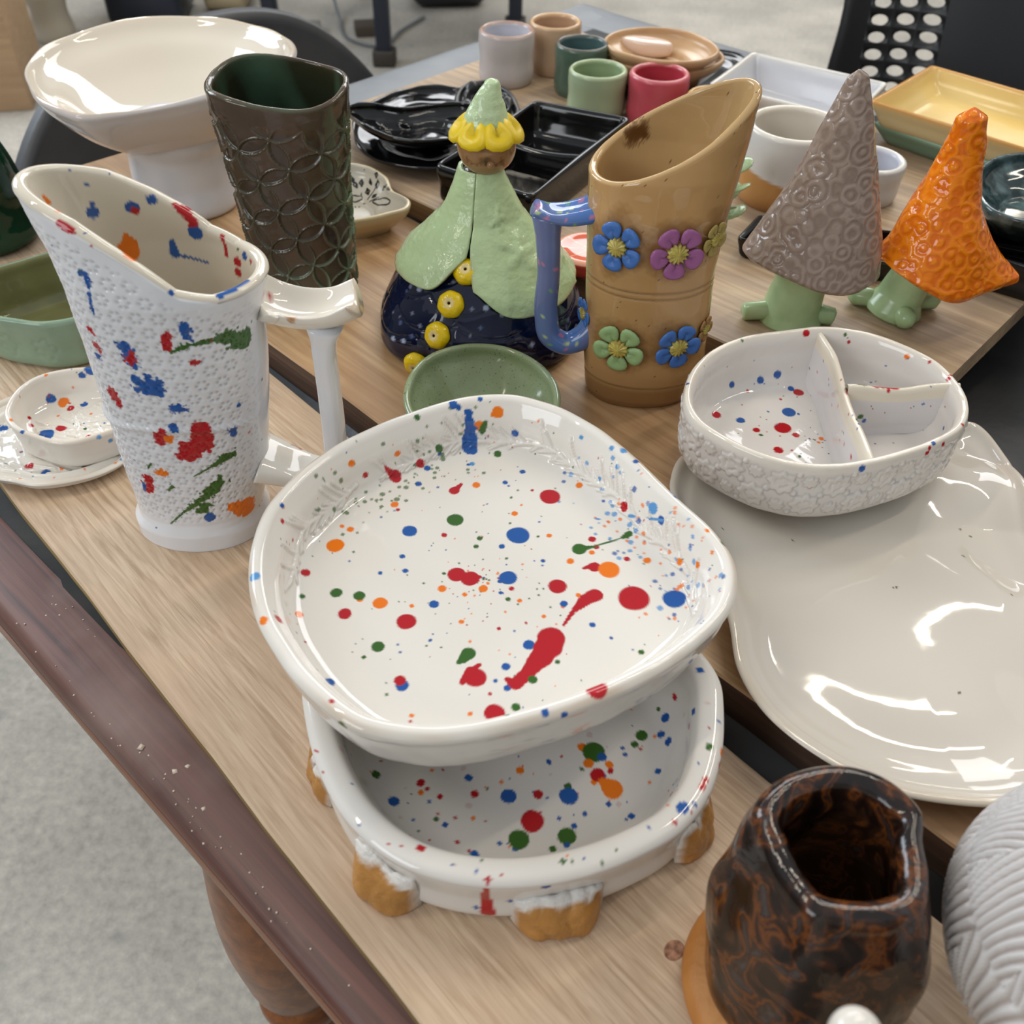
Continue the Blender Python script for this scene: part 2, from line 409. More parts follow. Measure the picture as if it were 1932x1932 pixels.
Ve = np.zeros((n_, 6, 3)); Ve[..., 0] = np.linspace(-hl, hl, n_)[:, None]; Ve[..., 1] = sec_[None, :, 0]; Ve[..., 2] = sec_[None, :, 1] + TT
fe = build2('worn_edge', Ve, grid_faces(n_, 6), [np.arange(6), np.arange((n_ - 1) * 6, n_ * 6)[::-1]], M_orange_wood, table, autosharp=60); fe.location = (0, -hw, 0); fe.rotation_euler = (0, 0, PI)
rim_profile(2 * hl, 0, 'back_rim', M_grey_rim, (0, hw, 0, 0), 0.09)
rim_profile(2 * hw - 0.09, 0, 'end_rim', M_grey_rim, (-hl, 0.02, 0, PI / 2), 0.085)
rim_profile(2 * hw - 0.09, 0, 'end_rim', M_grey_rim, (hl, 0.02, 0, -PI / 2), 0.085)
V, F = boxv(-hl + 0.08, hl - 0.08, -hw + 0.04, hw - 0.085, TT - 0.03, TT - 0.001)
build('table_top', V, F, M_black_top, table, smooth=False)
for (x0, x1, y0, y1) in ((-hl + 0.1, hl - 0.1, -hw + 0.085, -hw + 0.105), (-hl + 0.1, hl - 0.1, hw - 0.12, hw - 0.1), (-hl + 0.1, -hl + 0.12, -hw + 0.1, hw - 0.1), (hl - 0.12, hl - 0.1, -hw + 0.1, hw - 0.1)):
    V, F = boxv(x0, x1, y0, y1, TT - 0.11, TT - 0.03); build('apron', V, F, M_orange_wood, table, smooth=False)
lp = [(0.0, 0, 0), (0.018, 0, 0), (0.024, 0, 0.03), (0.02, 0, 0.08), (0.026, 0, 0.2), (0.033, 0, 0.30), (0.03, 0, 0.315), (0.036, 0, 0.325), (0.036, 0, 0.345), (0.031, 0, 0.352),
      (0.036, 0, 0.37), (0.041, 0, 0.42), (0.043, 0, 0.47), (0.04, 0, 0.53), (0.033, 0, 0.60), (0.029, 0, 0.64), (0.036, 0, 0.66), (0.036, 0, TT - 0.032), (0.0, 0, TT - 0.032)]
Vl, _ = rings(circle(36), lp, 150)
l0 = np.array([-0.335, 0.112]); lx0 = l0[0] - (A0 + A1) / 2; ly0 = l0[1] - (B0 + B1) / 2
M_leg = wood('turned_leg_wood', L(150, 92, 48), L(116, 66, 32), L(86, 48, 28), 60, 0.3, along=1.0)
leg = build_rings('leg', Vl, M_leg, table); leg.location = (lx0, ly0, 0)
for px_, py_ in ((hl - 0.15, ly0), (-hl + 0.15, -ly0), (hl - 0.15, -ly0)):
    c = leg.copy(); COL.objects.link(c); c.parent = table; c.location = (px_, py_, 0)

# dried clay crumbs on the table rim
def crumbs():
    Vs, Fs = [], []; g = np.random.default_rng(3)
    for i in range(520):
        big = i < 14
        a = g.uniform(-0.62, 0.12); b = B0 + g.uniform(0.002, 0.036) + 0
        if g.random() < 0.45: a = -0.36 + g.normal() * 0.05; b = B0 + 0.022 + g.normal() * 0.006
        b = min(max(b, B0 + 0.004), B0 + 0.036)
        p = tp(a, b); s = g.uniform(0.0012, 0.0024) if big else g.uniform(0.0003, 0.0008)
        h = s * 0.35; k = len(Vs)
        t0 = g.uniform(0, 6.28)
        for zz in (0, h):
            for q in range(4):
                r = s * g.uniform(0.5, 1.2)
                Vs.append((p[0] + r * math.cos(t0 + q * PI / 2), p[1] + r * math.sin(t0 + q * PI / 2), TT - 0.0008 + zz))
        for f in ((3, 2, 1, 0), (4, 5, 6, 7), (0, 1, 5, 4), (1, 2, 6, 5), (2, 3, 7, 6), (3, 0, 4, 7)): Fs.append(tuple(k + x for x in f))
    o = build('clay_crumbs', np.array(Vs), np.array(Fs), glaze('dry_clay', L(206, 190, 172), 0.9), smooth=False)
    o['kind'] = 'stuff'; tag(o, 'pale dried clay crumbs scattered along the brown table rim', 'crumbs')
crumbs()

# ------------------------------------------------------------------ three boards on the table
def board(name, label, p0, ang, length, depth, z0, thick, mat, edge_mat=None, seed=0):
    """p0 = front-left top corner; runs along ang, depth to its left side"""
    o_ang = ang
    nx, ny = 90, 24
    t = np.linspace(0, 1, nx)
    sec = [(0, 0), (0, thick * 0.5), (0, thick - 0.0012), (0.0012, thick)] + [(depth * k / 8, thick) for k in range(1, 8)] + [(depth - 0.0012, thick), (depth, thick - 0.0012), (depth, 0)]
    sec = np.array(sec)
    Vv = np.zeros((nx, len(sec), 3)); Vv[..., 0] = (t * length)[:, None]; Vv[..., 1] = sec[None, :, 0]; Vv[..., 2] = sec[None, :, 1]
    wob = 0.0007 * fnoise(np.stack([t * length, t * 0, t * 0], -1), 50, seed)
    Vv[:, :4, 1] += wob[:, None]
    Ff = grid_faces(nx, len(sec))
    o = build2(name, Vv, Ff, [np.arange(len(sec)), np.arange((nx - 1) * len(sec), nx * len(sec))[::-1]], mat, autosharp=40)
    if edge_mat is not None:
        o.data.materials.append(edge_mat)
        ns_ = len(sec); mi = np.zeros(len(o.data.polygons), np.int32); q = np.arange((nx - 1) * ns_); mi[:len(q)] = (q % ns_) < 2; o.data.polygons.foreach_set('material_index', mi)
    o.location = (p0[0], p0[1], up(z0)); o.rotation_euler = (0, 0, o_ang)
    return tag(o, label, 'board', 'wooden boards laid on the table')
d1 = math.radians(-46.9); u1 = np.array([math.cos(d1), math.sin(d1)])
pA = at(0, 911, Z1)[:2] - u1 * 0.33
pB = at(510, 697, Z1)[:2]
n1 = np.array([-u1[1], u1[0]])
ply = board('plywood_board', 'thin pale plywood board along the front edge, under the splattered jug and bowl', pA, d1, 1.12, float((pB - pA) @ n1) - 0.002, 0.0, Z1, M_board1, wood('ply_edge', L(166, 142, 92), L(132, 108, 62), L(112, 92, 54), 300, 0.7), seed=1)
d2 = math.radians(-45.3); u2 = np.array([math.cos(d2), math.sin(d2)])
pA2 = at(505, 644, Z2)[:2]; pA2 = pA2 + u2 * float((at(172, 306, Z2)[:2] - pA2) @ u2)
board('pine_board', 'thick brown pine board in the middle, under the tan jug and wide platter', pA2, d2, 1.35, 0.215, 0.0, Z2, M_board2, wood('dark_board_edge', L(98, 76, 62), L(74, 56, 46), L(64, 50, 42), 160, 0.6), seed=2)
d3 = math.radians(-41.8); u3 = np.array([math.cos(d3), math.sin(d3)]); n3 = np.array([-u3[1], u3[0]])
pF3 = at(773, 372, Z3)[:2]
left3 = at(780, 157, Z3)[:2]; right3 = at(1870, 635, Z3)[:2]
s0 = float((left3 - pF3) @ u3); s1 = float((right3 - pF3) @ u3)
pA3 = pF3 + u3 * s0
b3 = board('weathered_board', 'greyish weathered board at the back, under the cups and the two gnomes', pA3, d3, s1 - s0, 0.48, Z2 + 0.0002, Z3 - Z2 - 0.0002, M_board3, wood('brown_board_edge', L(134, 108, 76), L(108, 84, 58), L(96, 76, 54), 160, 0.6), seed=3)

kx = at(1272, 1793, Z1)[:2] - pA
Vk, _ = rings(circle(30, 0.0042, 0.0052), [(1.0, 0, -0.001), (1.0, 0, 0.00005), (0.6, 0, 0.00015), (0, 0, 0.0001)], 12)
kn = build_rings('knot', Vk, glaze('knot_wood', L(96, 56, 40), 0.6, L(176, 128, 96), 260), ply); kn.location = (float(kx @ u1), float(kx @ n1), Z1)
# ------------------------------------------------------------------ large splattered square bowl on its casserole
def dish_profile(h, bs, wall, ft, curve=0.5, rim=None):
    """outer base centre -> rim -> inner centre; h rim height, bs base scale"""
    mid = bs + (1 - bs) * curve
    rim = rim or wall
    return [(0, 0, 0.0015), (bs * 0.55, 0, 0.0012), (bs * 0.93, 0, 0.0), (bs, 0, 0.0025), (mid, 0, h * 0.45), (1.0, -wall * 0.06, h * 0.86), (1.0, 0, h - rim * 0.35), (1.0, -rim * 0.18, h - rim * 0.06),
            (1.0, -rim * 0.5, h), (1.0, -rim * 0.85, h - rim * 0.1), (1.0, -rim, h - rim * 0.5), (1.0, -wall * 1.05, h * 0.8), (mid, -wall, h * 0.45 + ft * 0.4), (bs, -wall * 0.9, ft * 1.5 + 0.001), (bs * 0.86, -wall * 0.6, ft), (bs * 0.5, 0, ft), (0, 0, ft)]

def needles(P, N, segs, h, w):
    """raised ridges along 3-D segments; returns displacement"""
    out = np.zeros(len(P)); order = np.argsort(P[:, 0]); sx = P[order, 0]
    for a, b in segs:
        lo = np.minimum(a, b) - 3 * w; hi = np.maximum(a, b) + 3 * w
        q = order[np.searchsorted(sx, lo[0]):np.searchsorted(sx, hi[0])]
        q = q[((P[q] > lo) & (P[q] < hi)).all(1)]
        if not len(q): continue
        ab = b - a; t = np.clip(((P[q] - a) @ ab) / (ab @ ab + 1e-12), 0, 1)
        d = np.linalg.norm(P[q] - a - t[:, None] * ab, axis=1)
        ww = w * (1.05 - 0.6 * t)
        out[q] = np.maximum(out[q], h * np.exp(-(d / ww) ** 2))
    return out

def casserole():
    zr = 0.052
    pts = [(574, 1352), (600, 1450), (657, 1549), (740, 1620), (851, 1660), (923, 1669), (1007, 1667), (1096, 1651), (1207, 1611), (1296, 1558), (1341, 1496), (1363, 1424), (1368, 1340), (1356, 1245),
           (1318, 1150), (1230, 1062), (1080, 1005), (920, 990), (760, 1030), (650, 1110), (590, 1210), (568, 1290)]
    c, R = px_outline(pts, zr, 480)
    fn = np.array([-u2[1], u2[0]]); lim = float((at(505, 644, Z2)[:2] - c) @ fn) - 0.006
    ov = np.clip(R @ fn - (lim - 0.02), 0, None); R = R - fn * (ov - 0.02 * (1 - np.exp(-ov / 0.02)))[:, None]
    loc = np.array([c[0], c[1], up(Z1)])
    t = thing('casserole_dish', 'white splattered casserole dish with broken-off clay lugs, beneath the square bowl', 'dish', loc)
    h = zr - Z1
    prof = [(0, 0, 0.001), (0.5, 0, 0.0005), (0.93, 0, 0), (0.955, 0, 0.002), (0.97, 0, h * 0.5), (0.985, 0, h * 0.8), (1.0, -0.0015, h * 0.86), (1.0, 0, h * 0.93), (1.0, -0.0025, h), (1.0, -0.008, h + 0.0005), (1.0, -0.0125, h - 0.001),
            (1.0, -0.015, h - 0.005), (1.0, -0.017, h * 0.6), (0.94, -0.016, h * 0.28), (0.8, -0.008, 0.0065), (0.5, 0, 0.0058), (0, 0, 0.0058)]
    Vv, pr = rings(R, prof, 270)
    P = Vv.reshape(-1, 3)
    Vv[..., 2] += 0.0006 * fnoise(Vv, 40, 5) * (Vv[..., 2] / h)
    k = int(np.argmax(pr[:, 2])); inner = np.zeros(Vv.shape[:2], bool); inner[k - 14:] = True
    base = np.broadcast_to(L(222, 217, 210), Vv.shape).copy()
    base *= (1 + 0.03 * fnoise(Vv, 60, 8))[..., None]
    edge = np.exp(-((pr[:, 2] - h) / 0.0012) ** 2) * (pr[:, 1] > -0.004)
    pt = Paint(Vv, base, loc)
    pt.mask = np.ones(len(pt.P), bool)
    kk, ox, oy = 0.4451, 540, 1380
    D = [(458, 290, 26, 'b'), (385, 180, 20, 'g'), (570, 210, 18, 'r'), (600, 235, 10, 'r'), (568, 253, 14, 'o'), (800, 258, 18, 'r'), (950, 270, 34, 'b'), (1070, 262, 21, 'r'), (1190, 225, 17, 'g'), (1200, 265, 40, 'b'),
         (1250, 60, 20, 'o'), (1305, 80, 48, 'g'), (1335, 102, 20, 'b'), (1283, 128, 22, 'o'), (1318, 178, 32, 'r'), (1370, 135, 18, 'o'), (1372, 160, 14, 'r'), (1047, 377, 49, 'r'), (985, 452, 44, 'g'), (1195, 440, 40, 'g'), (1190, 474, 14, 'b'),
         (1127, 492, 17, 'g'), (1225, 393, 14, 'b'), (797, 513, 20, 'b'), (575, 487, 20, 'r'), (640, 366, 11, 'g'), (900, 470, 10, 'b'), (720, 462, 10, 'r'), (720, 360, 8, 'r'), (768, 190, 18, 'b'), (1115, 122, 12, 'b'), (1255, 155, 10, 'g'),
         (1268, 342, 11, 'b'), (1460, 352, 16, 'b'), (1440, 368, 8, 'b'), (1160, 362, 9, 'b'), (1503, 12, 26, 'g'), (1612, 42, 20, 'b'), (1582, 10, 18, 'b'), (1365, 302, 12, 'b'), (1425, 65, 9, 'b'), (1440, 90, 10, 'b'),
         (1795, 60, 17, 'g'), (1768, 230, 17, 'r'), (1780, 200, 15, 'r'), (1685, 320, 28, 'b'), (1735, 300, 12, 'b'), (1170, 548, 14, 'g'), (1217, 545, 10, 'g'), (807, 587, 10, 'b'), (699, 561, 8, 'b'), (1407, 500, 9, 'g'), (1345, 558, 10, 'g'),
         (485, 480, 8, 'r'), (430, 470, 8, 'r'), (808, 750, 14, 'b'), (947, 725, 14, 'b'), (1103, 665, 20, 'b'), (1540, 402, 10, 'b'), (1650, 385, 12, 'r'), (1600, -60, 22, 'b'), (1700, -20, 14, 'r'), (1640, -140, 16, 'r'), (1720, -90, 16, 'b'), (150, 170, 8, 'r'), (60, 20, 9, 'b')]
    inn = inner.reshape(-1)
    pt.speckle(230, 0.0003, 0.0012, 'rbgrbo', inn, seed=4)
    pt.speckle(45, 0.001, 0.0024, 'rbgbo', inn, seed=5)
    pt.speckle(60, 0.0006, 0.0018, 'r', inn, 0.25, seed=6)
    pt.dots(D, ox, oy, kk)
    pt.chain([(ox + 1382 * kk, oy + 238 * kk, 46 * kk), (ox + 1335 * kk, oy + 205 * kk, 16 * kk)], ORA)
    pt.chain([(ox + 860 * kk, oy + 632 * kk, 14 * kk), (ox + 848 * kk, oy + 700 * kk, 18 * kk), (ox + 855 * kk, oy + 780 * kk, 32 * kk)], RED, 0.1)
    build_rings('body', Vv, M_paint, t, col=pt.col)
    # broken lugs: exposed tan clay with a ragged white glaze edge
    def lug(px, py, wpx, name='broken_lug', hz=0.027, out=0.011, seed=0):
        p, w, d = pt.find(px, py)
        q = p - loc; th = math.atan2(q[1], q[0]); k2 = np.argmin(np.abs(np.arctan2(R[:, 1], R[:, 0]) - th))
        tang = R[(k2 + 6) % len(R)] - R[k2 - 6]; tang /= np.linalg.norm(tang); nrm = np.array([tang[1], -tang[0]])
        W = wpx * w / FPX
        nu, nv = 26, 15
        U_, V_ = np.meshgrid(np.linspace(-1, 1, nu), np.linspace(0, 1, nv), indexing='ij')
        prof_ = np.clip(1 - np.abs(U_) ** 4, 0, 1)
        bul = out * prof_ * np.interp(V_, [0, 0.1, 0.45, 0.78, 1], [0.85, 1.0, 0.82, 0.5, 0.1])
        g3 = np.stack([U_, V_, U_ * 0 + seed], -1)
        bul = bul * (1 + 0.22 * fnoise(g3, 3.5, seed)) + 0.0009 * fnoise(g3, 12, seed + 3)
        hh = hz * (0.94 + 0.16 * fnoise(g3 * [1, 0, 1], 6, seed + 7))
        base_r = R[k2]
        X = base_r[None, None, :] * 0.968 + tang * (U_ * W)[..., None] + nrm * (bul - 0.0015)[..., None]
        # follow the curved wall
        curv = (U_ * W) ** 2 / (2 * 0.11)
        X = X - nrm * curv[..., None]
        G = np.concatenate([X, (V_ * hh + 0.0005)[..., None]], -1)
        white = np.clip((V_ - 0.82 - 0.13 * fnoise(g3, 5, seed + 9)) / 0.05, 0, 1)
        white = np.maximum(white, np.clip((np.abs(U_) - 0.9) / 0.05, 0, 1))
        cl = L(176, 124, 62) * (1 + 0.16 * fnoise(g3, 6, seed + 2))[..., None] * (1 - white[..., None]) + L(224, 220, 214) * white[..., None]
        o = build(name, G, grid_faces(nu, nv, False), M_paint_matt if False else M_lug, t, col=cl)
        o['label'] = 'broken lug of bare tan clay with a ragged white glaze edge'
        solid(o, 0.003, -1)
    lug(722, 1640, 68, seed=1); lug(1062, 1665, 84, seed=2, hz=0.022); lug(1335, 1510, 52, seed=3, out=0.010); lug(566, 1400, 55, seed=4, out=0.006); lug(1372, 1320, 50, seed=6, out=0.005)
    return t
M_lug = glaze('broken_clay', None, 0.35, bump=0.5, bscale=260)
casserole()

def square_bowl():
    zr, zb = 0.098, 0.0535
    pts = [(466, 1093), (473, 1021), (502, 948), (553, 891), (621, 840), (709, 798), (812, 762), (890, 744), (968, 741), (1035, 757), (1123, 798), (1201, 855), (1278, 928), (1356, 1005), (1387, 1052), (1395, 1093), (1384, 1142),
           (1330, 1205), (1226, 1278), (1123, 1326), (1019, 1360), (916, 1388), (812, 1399), (740, 1391), (667, 1373), (605, 1331), (553, 1280), (512, 1223), (481, 1166)]
    c, R = px_outline(pts, zr, 720)
    loc = np.array([c[0], c[1], up(zb)])
    h = zr - zb
    prof = [(0, 0, 0.0005), (0.5, 0, 0.0003), (0.80, 0, 0), (0.86, 0, 0.002), (0.925, 0, h * 0.22), (0.965, 0, h * 0.5), (0.985, 0, h * 0.8), (1.0, -0.0008, h * 0.955), (1.0, -0.0035, h), (1.0, -0.0075, h - 0.0006), (0.995, -0.0095, h - 0.004),
            (0.972, -0.0100, h * 0.78), (0.945, -0.0090, h * 0.56), (0.905, -0.007, h * 0.43), (0.84, -0.003, h * 0.37), (0.6, 0, h * 0.345), (0, 0, h * 0.34)]
    Vv, pr = rings(R, prof, 400)
    Vv[..., 2] += (0.0016 * fnoise(Vv * [1, 1, 0], 28, 3, 2) + 0.0007 * fnoise(Vv * [1, 1, 0], 110, 4, 2)) * np.clip(Vv[..., 2] / h - 0.25, 0, 1)
    k = int(np.argmax(pr[:, 2]))
    ridx = np.arange(len(pr)); inner = np.zeros(Vv.shape[:2], bool); inner[k - 8:] = True
    N = normals(Vv)
    # sprigs pressed into the inner wall: short needles along a stem
    g = np.random.default_rng(21); segs = []
    def wallp(th_i, s):
        r_i = int(np.argmin(np.abs(pr[k + 6:, 0] - s))) + k + 6
        return Vv[r_i, th_i % len(R)]
    deg = np.degrees(np.arctan2(R[:, 1], R[:, 0])) % 360
    def th(d): return int(np.argmin(np.abs((deg - d + 180) % 360 - 180)))
    for a0, a1, cnt in ((-14, 62, 75), (62, 128, 62), (140, 186, 36)):
        for i in range(cnt):
            d0 = g.uniform(a0, a1); s0_ = 0.925 + 0.012 * math.sin(d0 * 0.2)
            dd = g.choice([-1, 1]) * g.uniform(2.5, 6.0); ds = g.choice([-1, 1]) * g.uniform(0.02, 0.06)
            segs.append((wallp(th(d0), s0_), wallp(th(d0 + abs(dd)), s0_ + ds)))
        for d0 in np.arange(a0, a1, 3.0):
            segs.append((wallp(th(d0), 0.925 + 0.012 * math.sin(d0 * 0.2)), wallp(th(d0 + 3.2), 0.925 + 0.012 * math.sin((d0 + 3.2) * 0.2))))
    disp = needles(Vv.reshape(-1, 3), None, segs, 0.0014, 0.0014).reshape(Vv.shape[:2]); disp[:k + 4] = 0
    dimple = 0.0005 * fnoise(Vv, 130, 9) ; dimple[k - 10:] = 0
    Vv = Vv + N * (disp + dimple)[..., None]
    base = np.broadcast_to(L(226, 221, 213), Vv.shape).copy()
    base = base * (1 + 0.035 * fnoise(Vv, 30, 2))[..., None]
    rimw = np.exp(-((ridx - k + 4) / 3.2) ** 2)[:, None] * np.clip(0.35 + 0.6 * fnoise(Vv, 90, 12), 0, 1)
    base = base * (1 - 0.6 * rimw[..., None]) + L(190, 160, 122) * 0.6 * rimw[..., None]
    groove = (disp > 0.00008) & (disp < 0.0006)
    base[groove] = base[groove] * 0.82 + 0.18 * L(150, 120, 92)
    pt = Paint(Vv, base, loc)
    kk, ox, oy = 0.5176, 450, 700
    D = [(568, 385, 24, 'r'), (670, 335, 17, 'r'), (688, 348, 12, 'b'), (658, 405, 13, 'b'), (468, 384, 12, 'r'), (788, 430, 20, 'r'), (870, 410, 15, 'o'), (1138, 450, 38, 'r'), (1237, 411, 13, 'o'), (1033, 361, 11, 'b'), (948, 297, 15, 'g'), (968, 400, 10, 'b'),
         (1398, 498, 19, 'r'), (790, 537, 31, 'g'), (1003, 513, 12, 'o'), (1017, 592, 42, 'b'), (620, 577, 27, 'b'), (350, 629, 33, 'o'), (405, 571, 14, 'o'), (376, 560, 9, 'o'), (250, 730, 18, 'r'), (516, 730, 9, 'b'), (596, 669, 11, 'b'), (566, 480, 15, 'o'),
         (1240, 642, 27, 'g'), (1289, 607, 14, 'r'), (1307, 635, 12, 'r'), (1289, 656, 11, 'o'), (1212, 686, 14, 'o'), (1300, 708, 23, 'r'), (1352, 720, 40, 'o'), (1418, 678, 12, 'r'), (1487, 683, 15, 'o'), (1601, 693, 14, 'o'), (795, 735, 34, 'r'), (843, 748, 34, 'r'), (985, 747, 33, 'b'),
         (743, 786, 17, 'o'), (826, 808, 10, 'o'), (895, 786, 17, 'o'), (953, 801, 8, 'b'), (980, 824, 10, 'g'), (1022, 830, 10, 'o'), (1162, 778, 34, 'r'), (1443, 820, 58, 'r'), (1587, 826, 42, 'b'), (1187, 843, 15, 'b'), (1236, 810, 10, 'o'), (515, 838, 27, 'o'), (440, 811, 22, 'g'), (354, 801, 22, 'g'),
         (233, 815, 12, 'g'), (228, 884, 16, 'o'), (386, 879, 25, 'r'), (611, 907, 37, 'r'), (712, 843, 18, 'b'), (153, 903, 20, 'r'), (630, 850, 9, 'o'), (1114, 887, 9, 'o'), (515, 1000, 25, 'g'), (697, 975, 7, 'b'), (1058, 991, 22, 'b'), (980, 1072, 17, 'b'), (865, 1112, 42, 'r'),
         (593, 1140, 24, 'b'), (593, 1122, 22, 'r'), (937, 1122, 9, 'b'), (335, 1127, 20, 'b'), (981, 1152, 14, 'b'), (1307, 1150, 40, 'r'), (1165, 1055, 10, 'g'), (1470, 1019, 12, 'g'), (975, 1245, 14, 'g'), (933, 1243, 40, 'r'), (1009, 1218, 17, 'g'), (845, 1245, 10, 'o'),
         (1124, 1246, 16, 'b'), (1195, 1258, 14, 'b'), (1355, 967, 7, 'b'), (345, 1200, 10, 'r'), (627, 1250, 9, 'o'), (950, 932, 8, 'r'), (55, 742, 22, 'l'), (88, 905, 18, 'o'), (378, 1298, 20, 'g'), (1787, 622, 16, 'g'), (655, 167, 12, 'g'), (783, 115, 18, 'b'), (805, 138, 12, 'b'), (885, 98, 10, 'b'),
         (1505, 505, 22, 'l'), (1535, 545, 18, 'b'), (1605, 455, 16, 'b'), (1585, 440, 12, 'l'), (1450, 322, 12, 'b'), (1310, 395, 10, 'l'), (1405, 285, 14, 'l'), (1355, 275, 10, 'l'), (1243, 240, 9, 'l'), (1380, 355, 10, 'l'), (1002, 231, 14, 'b'), (735, 278, 16, 'g'), (582, 305, 13, 'o'), (418, 333, 14, 'o'),
         (163, 486, 10, 'b'), (1710, 578, 10, 'o'), (1668, 710, 14, 'o'), (1722, 660, 8, 'o'), (1580, 425, 9, 'o'), (950, 155, 22, 'o'), (880, 205, 20, 'o'), (205, 615, 7, 'r'), (884, 605, 11, 'g'), (865, 632, 10, 'g'), (1108, 685, 9, 'b'), (1135, 594, 10, 'o'), (1330, 468, 6, 'b'), (852, 332, 10, 'l')]
    inn = np.zeros(Vv.shape[:2], bool); inn[k + 4:] = True; inn = inn.reshape(-1)
    pt.speckle(260, 0.00028, 0.0009, 'gbgro', inn, seed=14)
    pt.speckle(36, 0.0008, 0.0018, 'rbgo', inn, seed=15)
    wallz = np.zeros(Vv.shape[:2], bool); wallz[k + 4:k + 90] = True
    dg = np.broadcast_to(deg[None], Vv.shape[:2])
    pt.speckle(70, 0.0006, 0.0018, 'lbl', (wallz & ((dg < 62) | (dg > 345))).reshape(-1), 0.85, seed=16)
    pt.speckle(40, 0.0006, 0.0016, 'o', (wallz & ((dg < 40) | (dg > 345))).reshape(-1), 0.85, seed=17)
    pt.speckle(80, 0.0006, 0.0017, 'g', (wallz & (dg > 90) & (dg < 160)).reshape(-1), 0.8, seed=18)
    pt.dots(D, ox, oy, kk)
    ch = lambda pts_, c_, rough=0.0: pt.chain([(ox + x * kk, oy + y * kk, r * kk) for x, y, r in pts_], c_, rough, 3)
    ch([(1240, 642, 14), (1300, 632, 3.5), (1395, 605, 3.5), (1425, 588, 15)], GRN)
    ch([(1300, 812, 30), (1265, 825, 26), (1225, 870, 9), (1188, 920, 5)], RED)
    ch([(1145, 970, 55), (1110, 1030, 44), (1060, 1090, 27), (1010, 1135, 24), (978, 1118, 9)], RED, 0.06); pt.dots([(1075, 1120, 18, 'g')], ox, oy, kk)
    ch([(842, 1025, 27), (815, 1045, 18), (796, 1058, 8)], GRN)
    ch([(845, 1085, 18), (820, 1130, 12)], RED); ch([(850, 1085, 12), (880, 1066, 9)], RED)
    ch([(1300, 700, 14), (1262, 712, 6)], RED); ch([(565, 375, 14), (540, 352, 5)], RED); ch([(795, 425, 12), (812, 405, 6)], RED)
    ch([(843, 150, 14), (850, 215, 18), (845, 275, 28)], BLU, 0.2); ch([(890, 225, 12), (900, 195, 8)], GRN, 0.2); ch([(960, 150, 8), (930, 165, 8)], ORA, 0.2)
    ch([(1300, 532, 5), (1420, 528, 6), (1540, 548, 5)], LBL)
    o = build_rings('square_bowl', Vv, M_paint, loc=loc, col=pt.col)
    tag(o, 'large white rounded-square bowl with many coloured splatter dots, stacked on the casserole', 'bowl')
square_bowl()

# ------------------------------------------------------------------ white splattered jug
def body_rings(xl, xr, yc, ry, zrim, wall, n_out, n_in, N, p=2.2, floor_t=0.006, flare=None):
    """jug body in world xy, z from its base. xl/xr/yc/ry: functions of z (m); zrim(theta): rim height"""
    th = np.linspace(0, 2 * PI, N, endpoint=False); c, s = np.cos(th), np.sin(th)
    cx = np.sign(c) * np.abs(c) ** (2 / p); sy = np.sign(s) * np.abs(s) ** (2 / p)
    H = zrim(th)
    rows = []
    t_out = np.linspace(0, 1, n_out) ** 0.97
    def ring(t, off):
        z = H * t
        a, b, y0, r = xl(z, th), xr(z, th), yc(z), ry(z, th)
        x = (a + b) / 2 + ((b - a) / 2 - off) * cx; y = y0 + (r - off) * sy
        return np.stack([x, y, z], -1)
    b0 = ring(0.0, 0.0); cen = b0.mean(0)
    rows += [cen + (b0 - cen) * q for q in (0.01, 0.5, 0.96)]
    rows += [ring(t, 0) for t in t_out[:-1]]
    top = ring(1.0, 0)
    for ph in np.linspace(0, PI, 9):
        q = ring(1.0, wall * (1 - math.cos(ph)) / 2); q[:, 2] += wall * 0.42 * math.sin(ph) - wall * 0.1; rows.append(q)
    tf = floor_t / H.mean()
    for t in np.linspace(0.985, tf, n_in): rows.append(ring(t, wall))
    e = rows[-1]; cen2 = e.mean(0)
    rows += [cen2 + (e - cen2) * q for q in (0.8, 0.5, 0.02)]
    return np.array(rows), n_out + 3

def flowers_field(a, b, s):
    """small six-petal stamps on a hexagonal lattice; a,b surface metres; returns pit depth 0..1"""
    rowh = s * 0.866
    out = np.zeros_like(a)
    j0 = np.floor(b / rowh)
    for dj in (0, 1):
        j = j0 + dj; off = (j % 2) * 0.5 * s
        i = np.round((a - off) / s); da = a - off - i * s; db = b - j * rowh
        rho = np.hypot(da, db); ph = np.arctan2(db, da)
        pet = np.exp(-((rho - 0.27 * s) / (0.085 * s)) ** 2) * (0.55 + 0.45 * np.cos(6 * ph))
        out = np.maximum(out, pet)
    return out

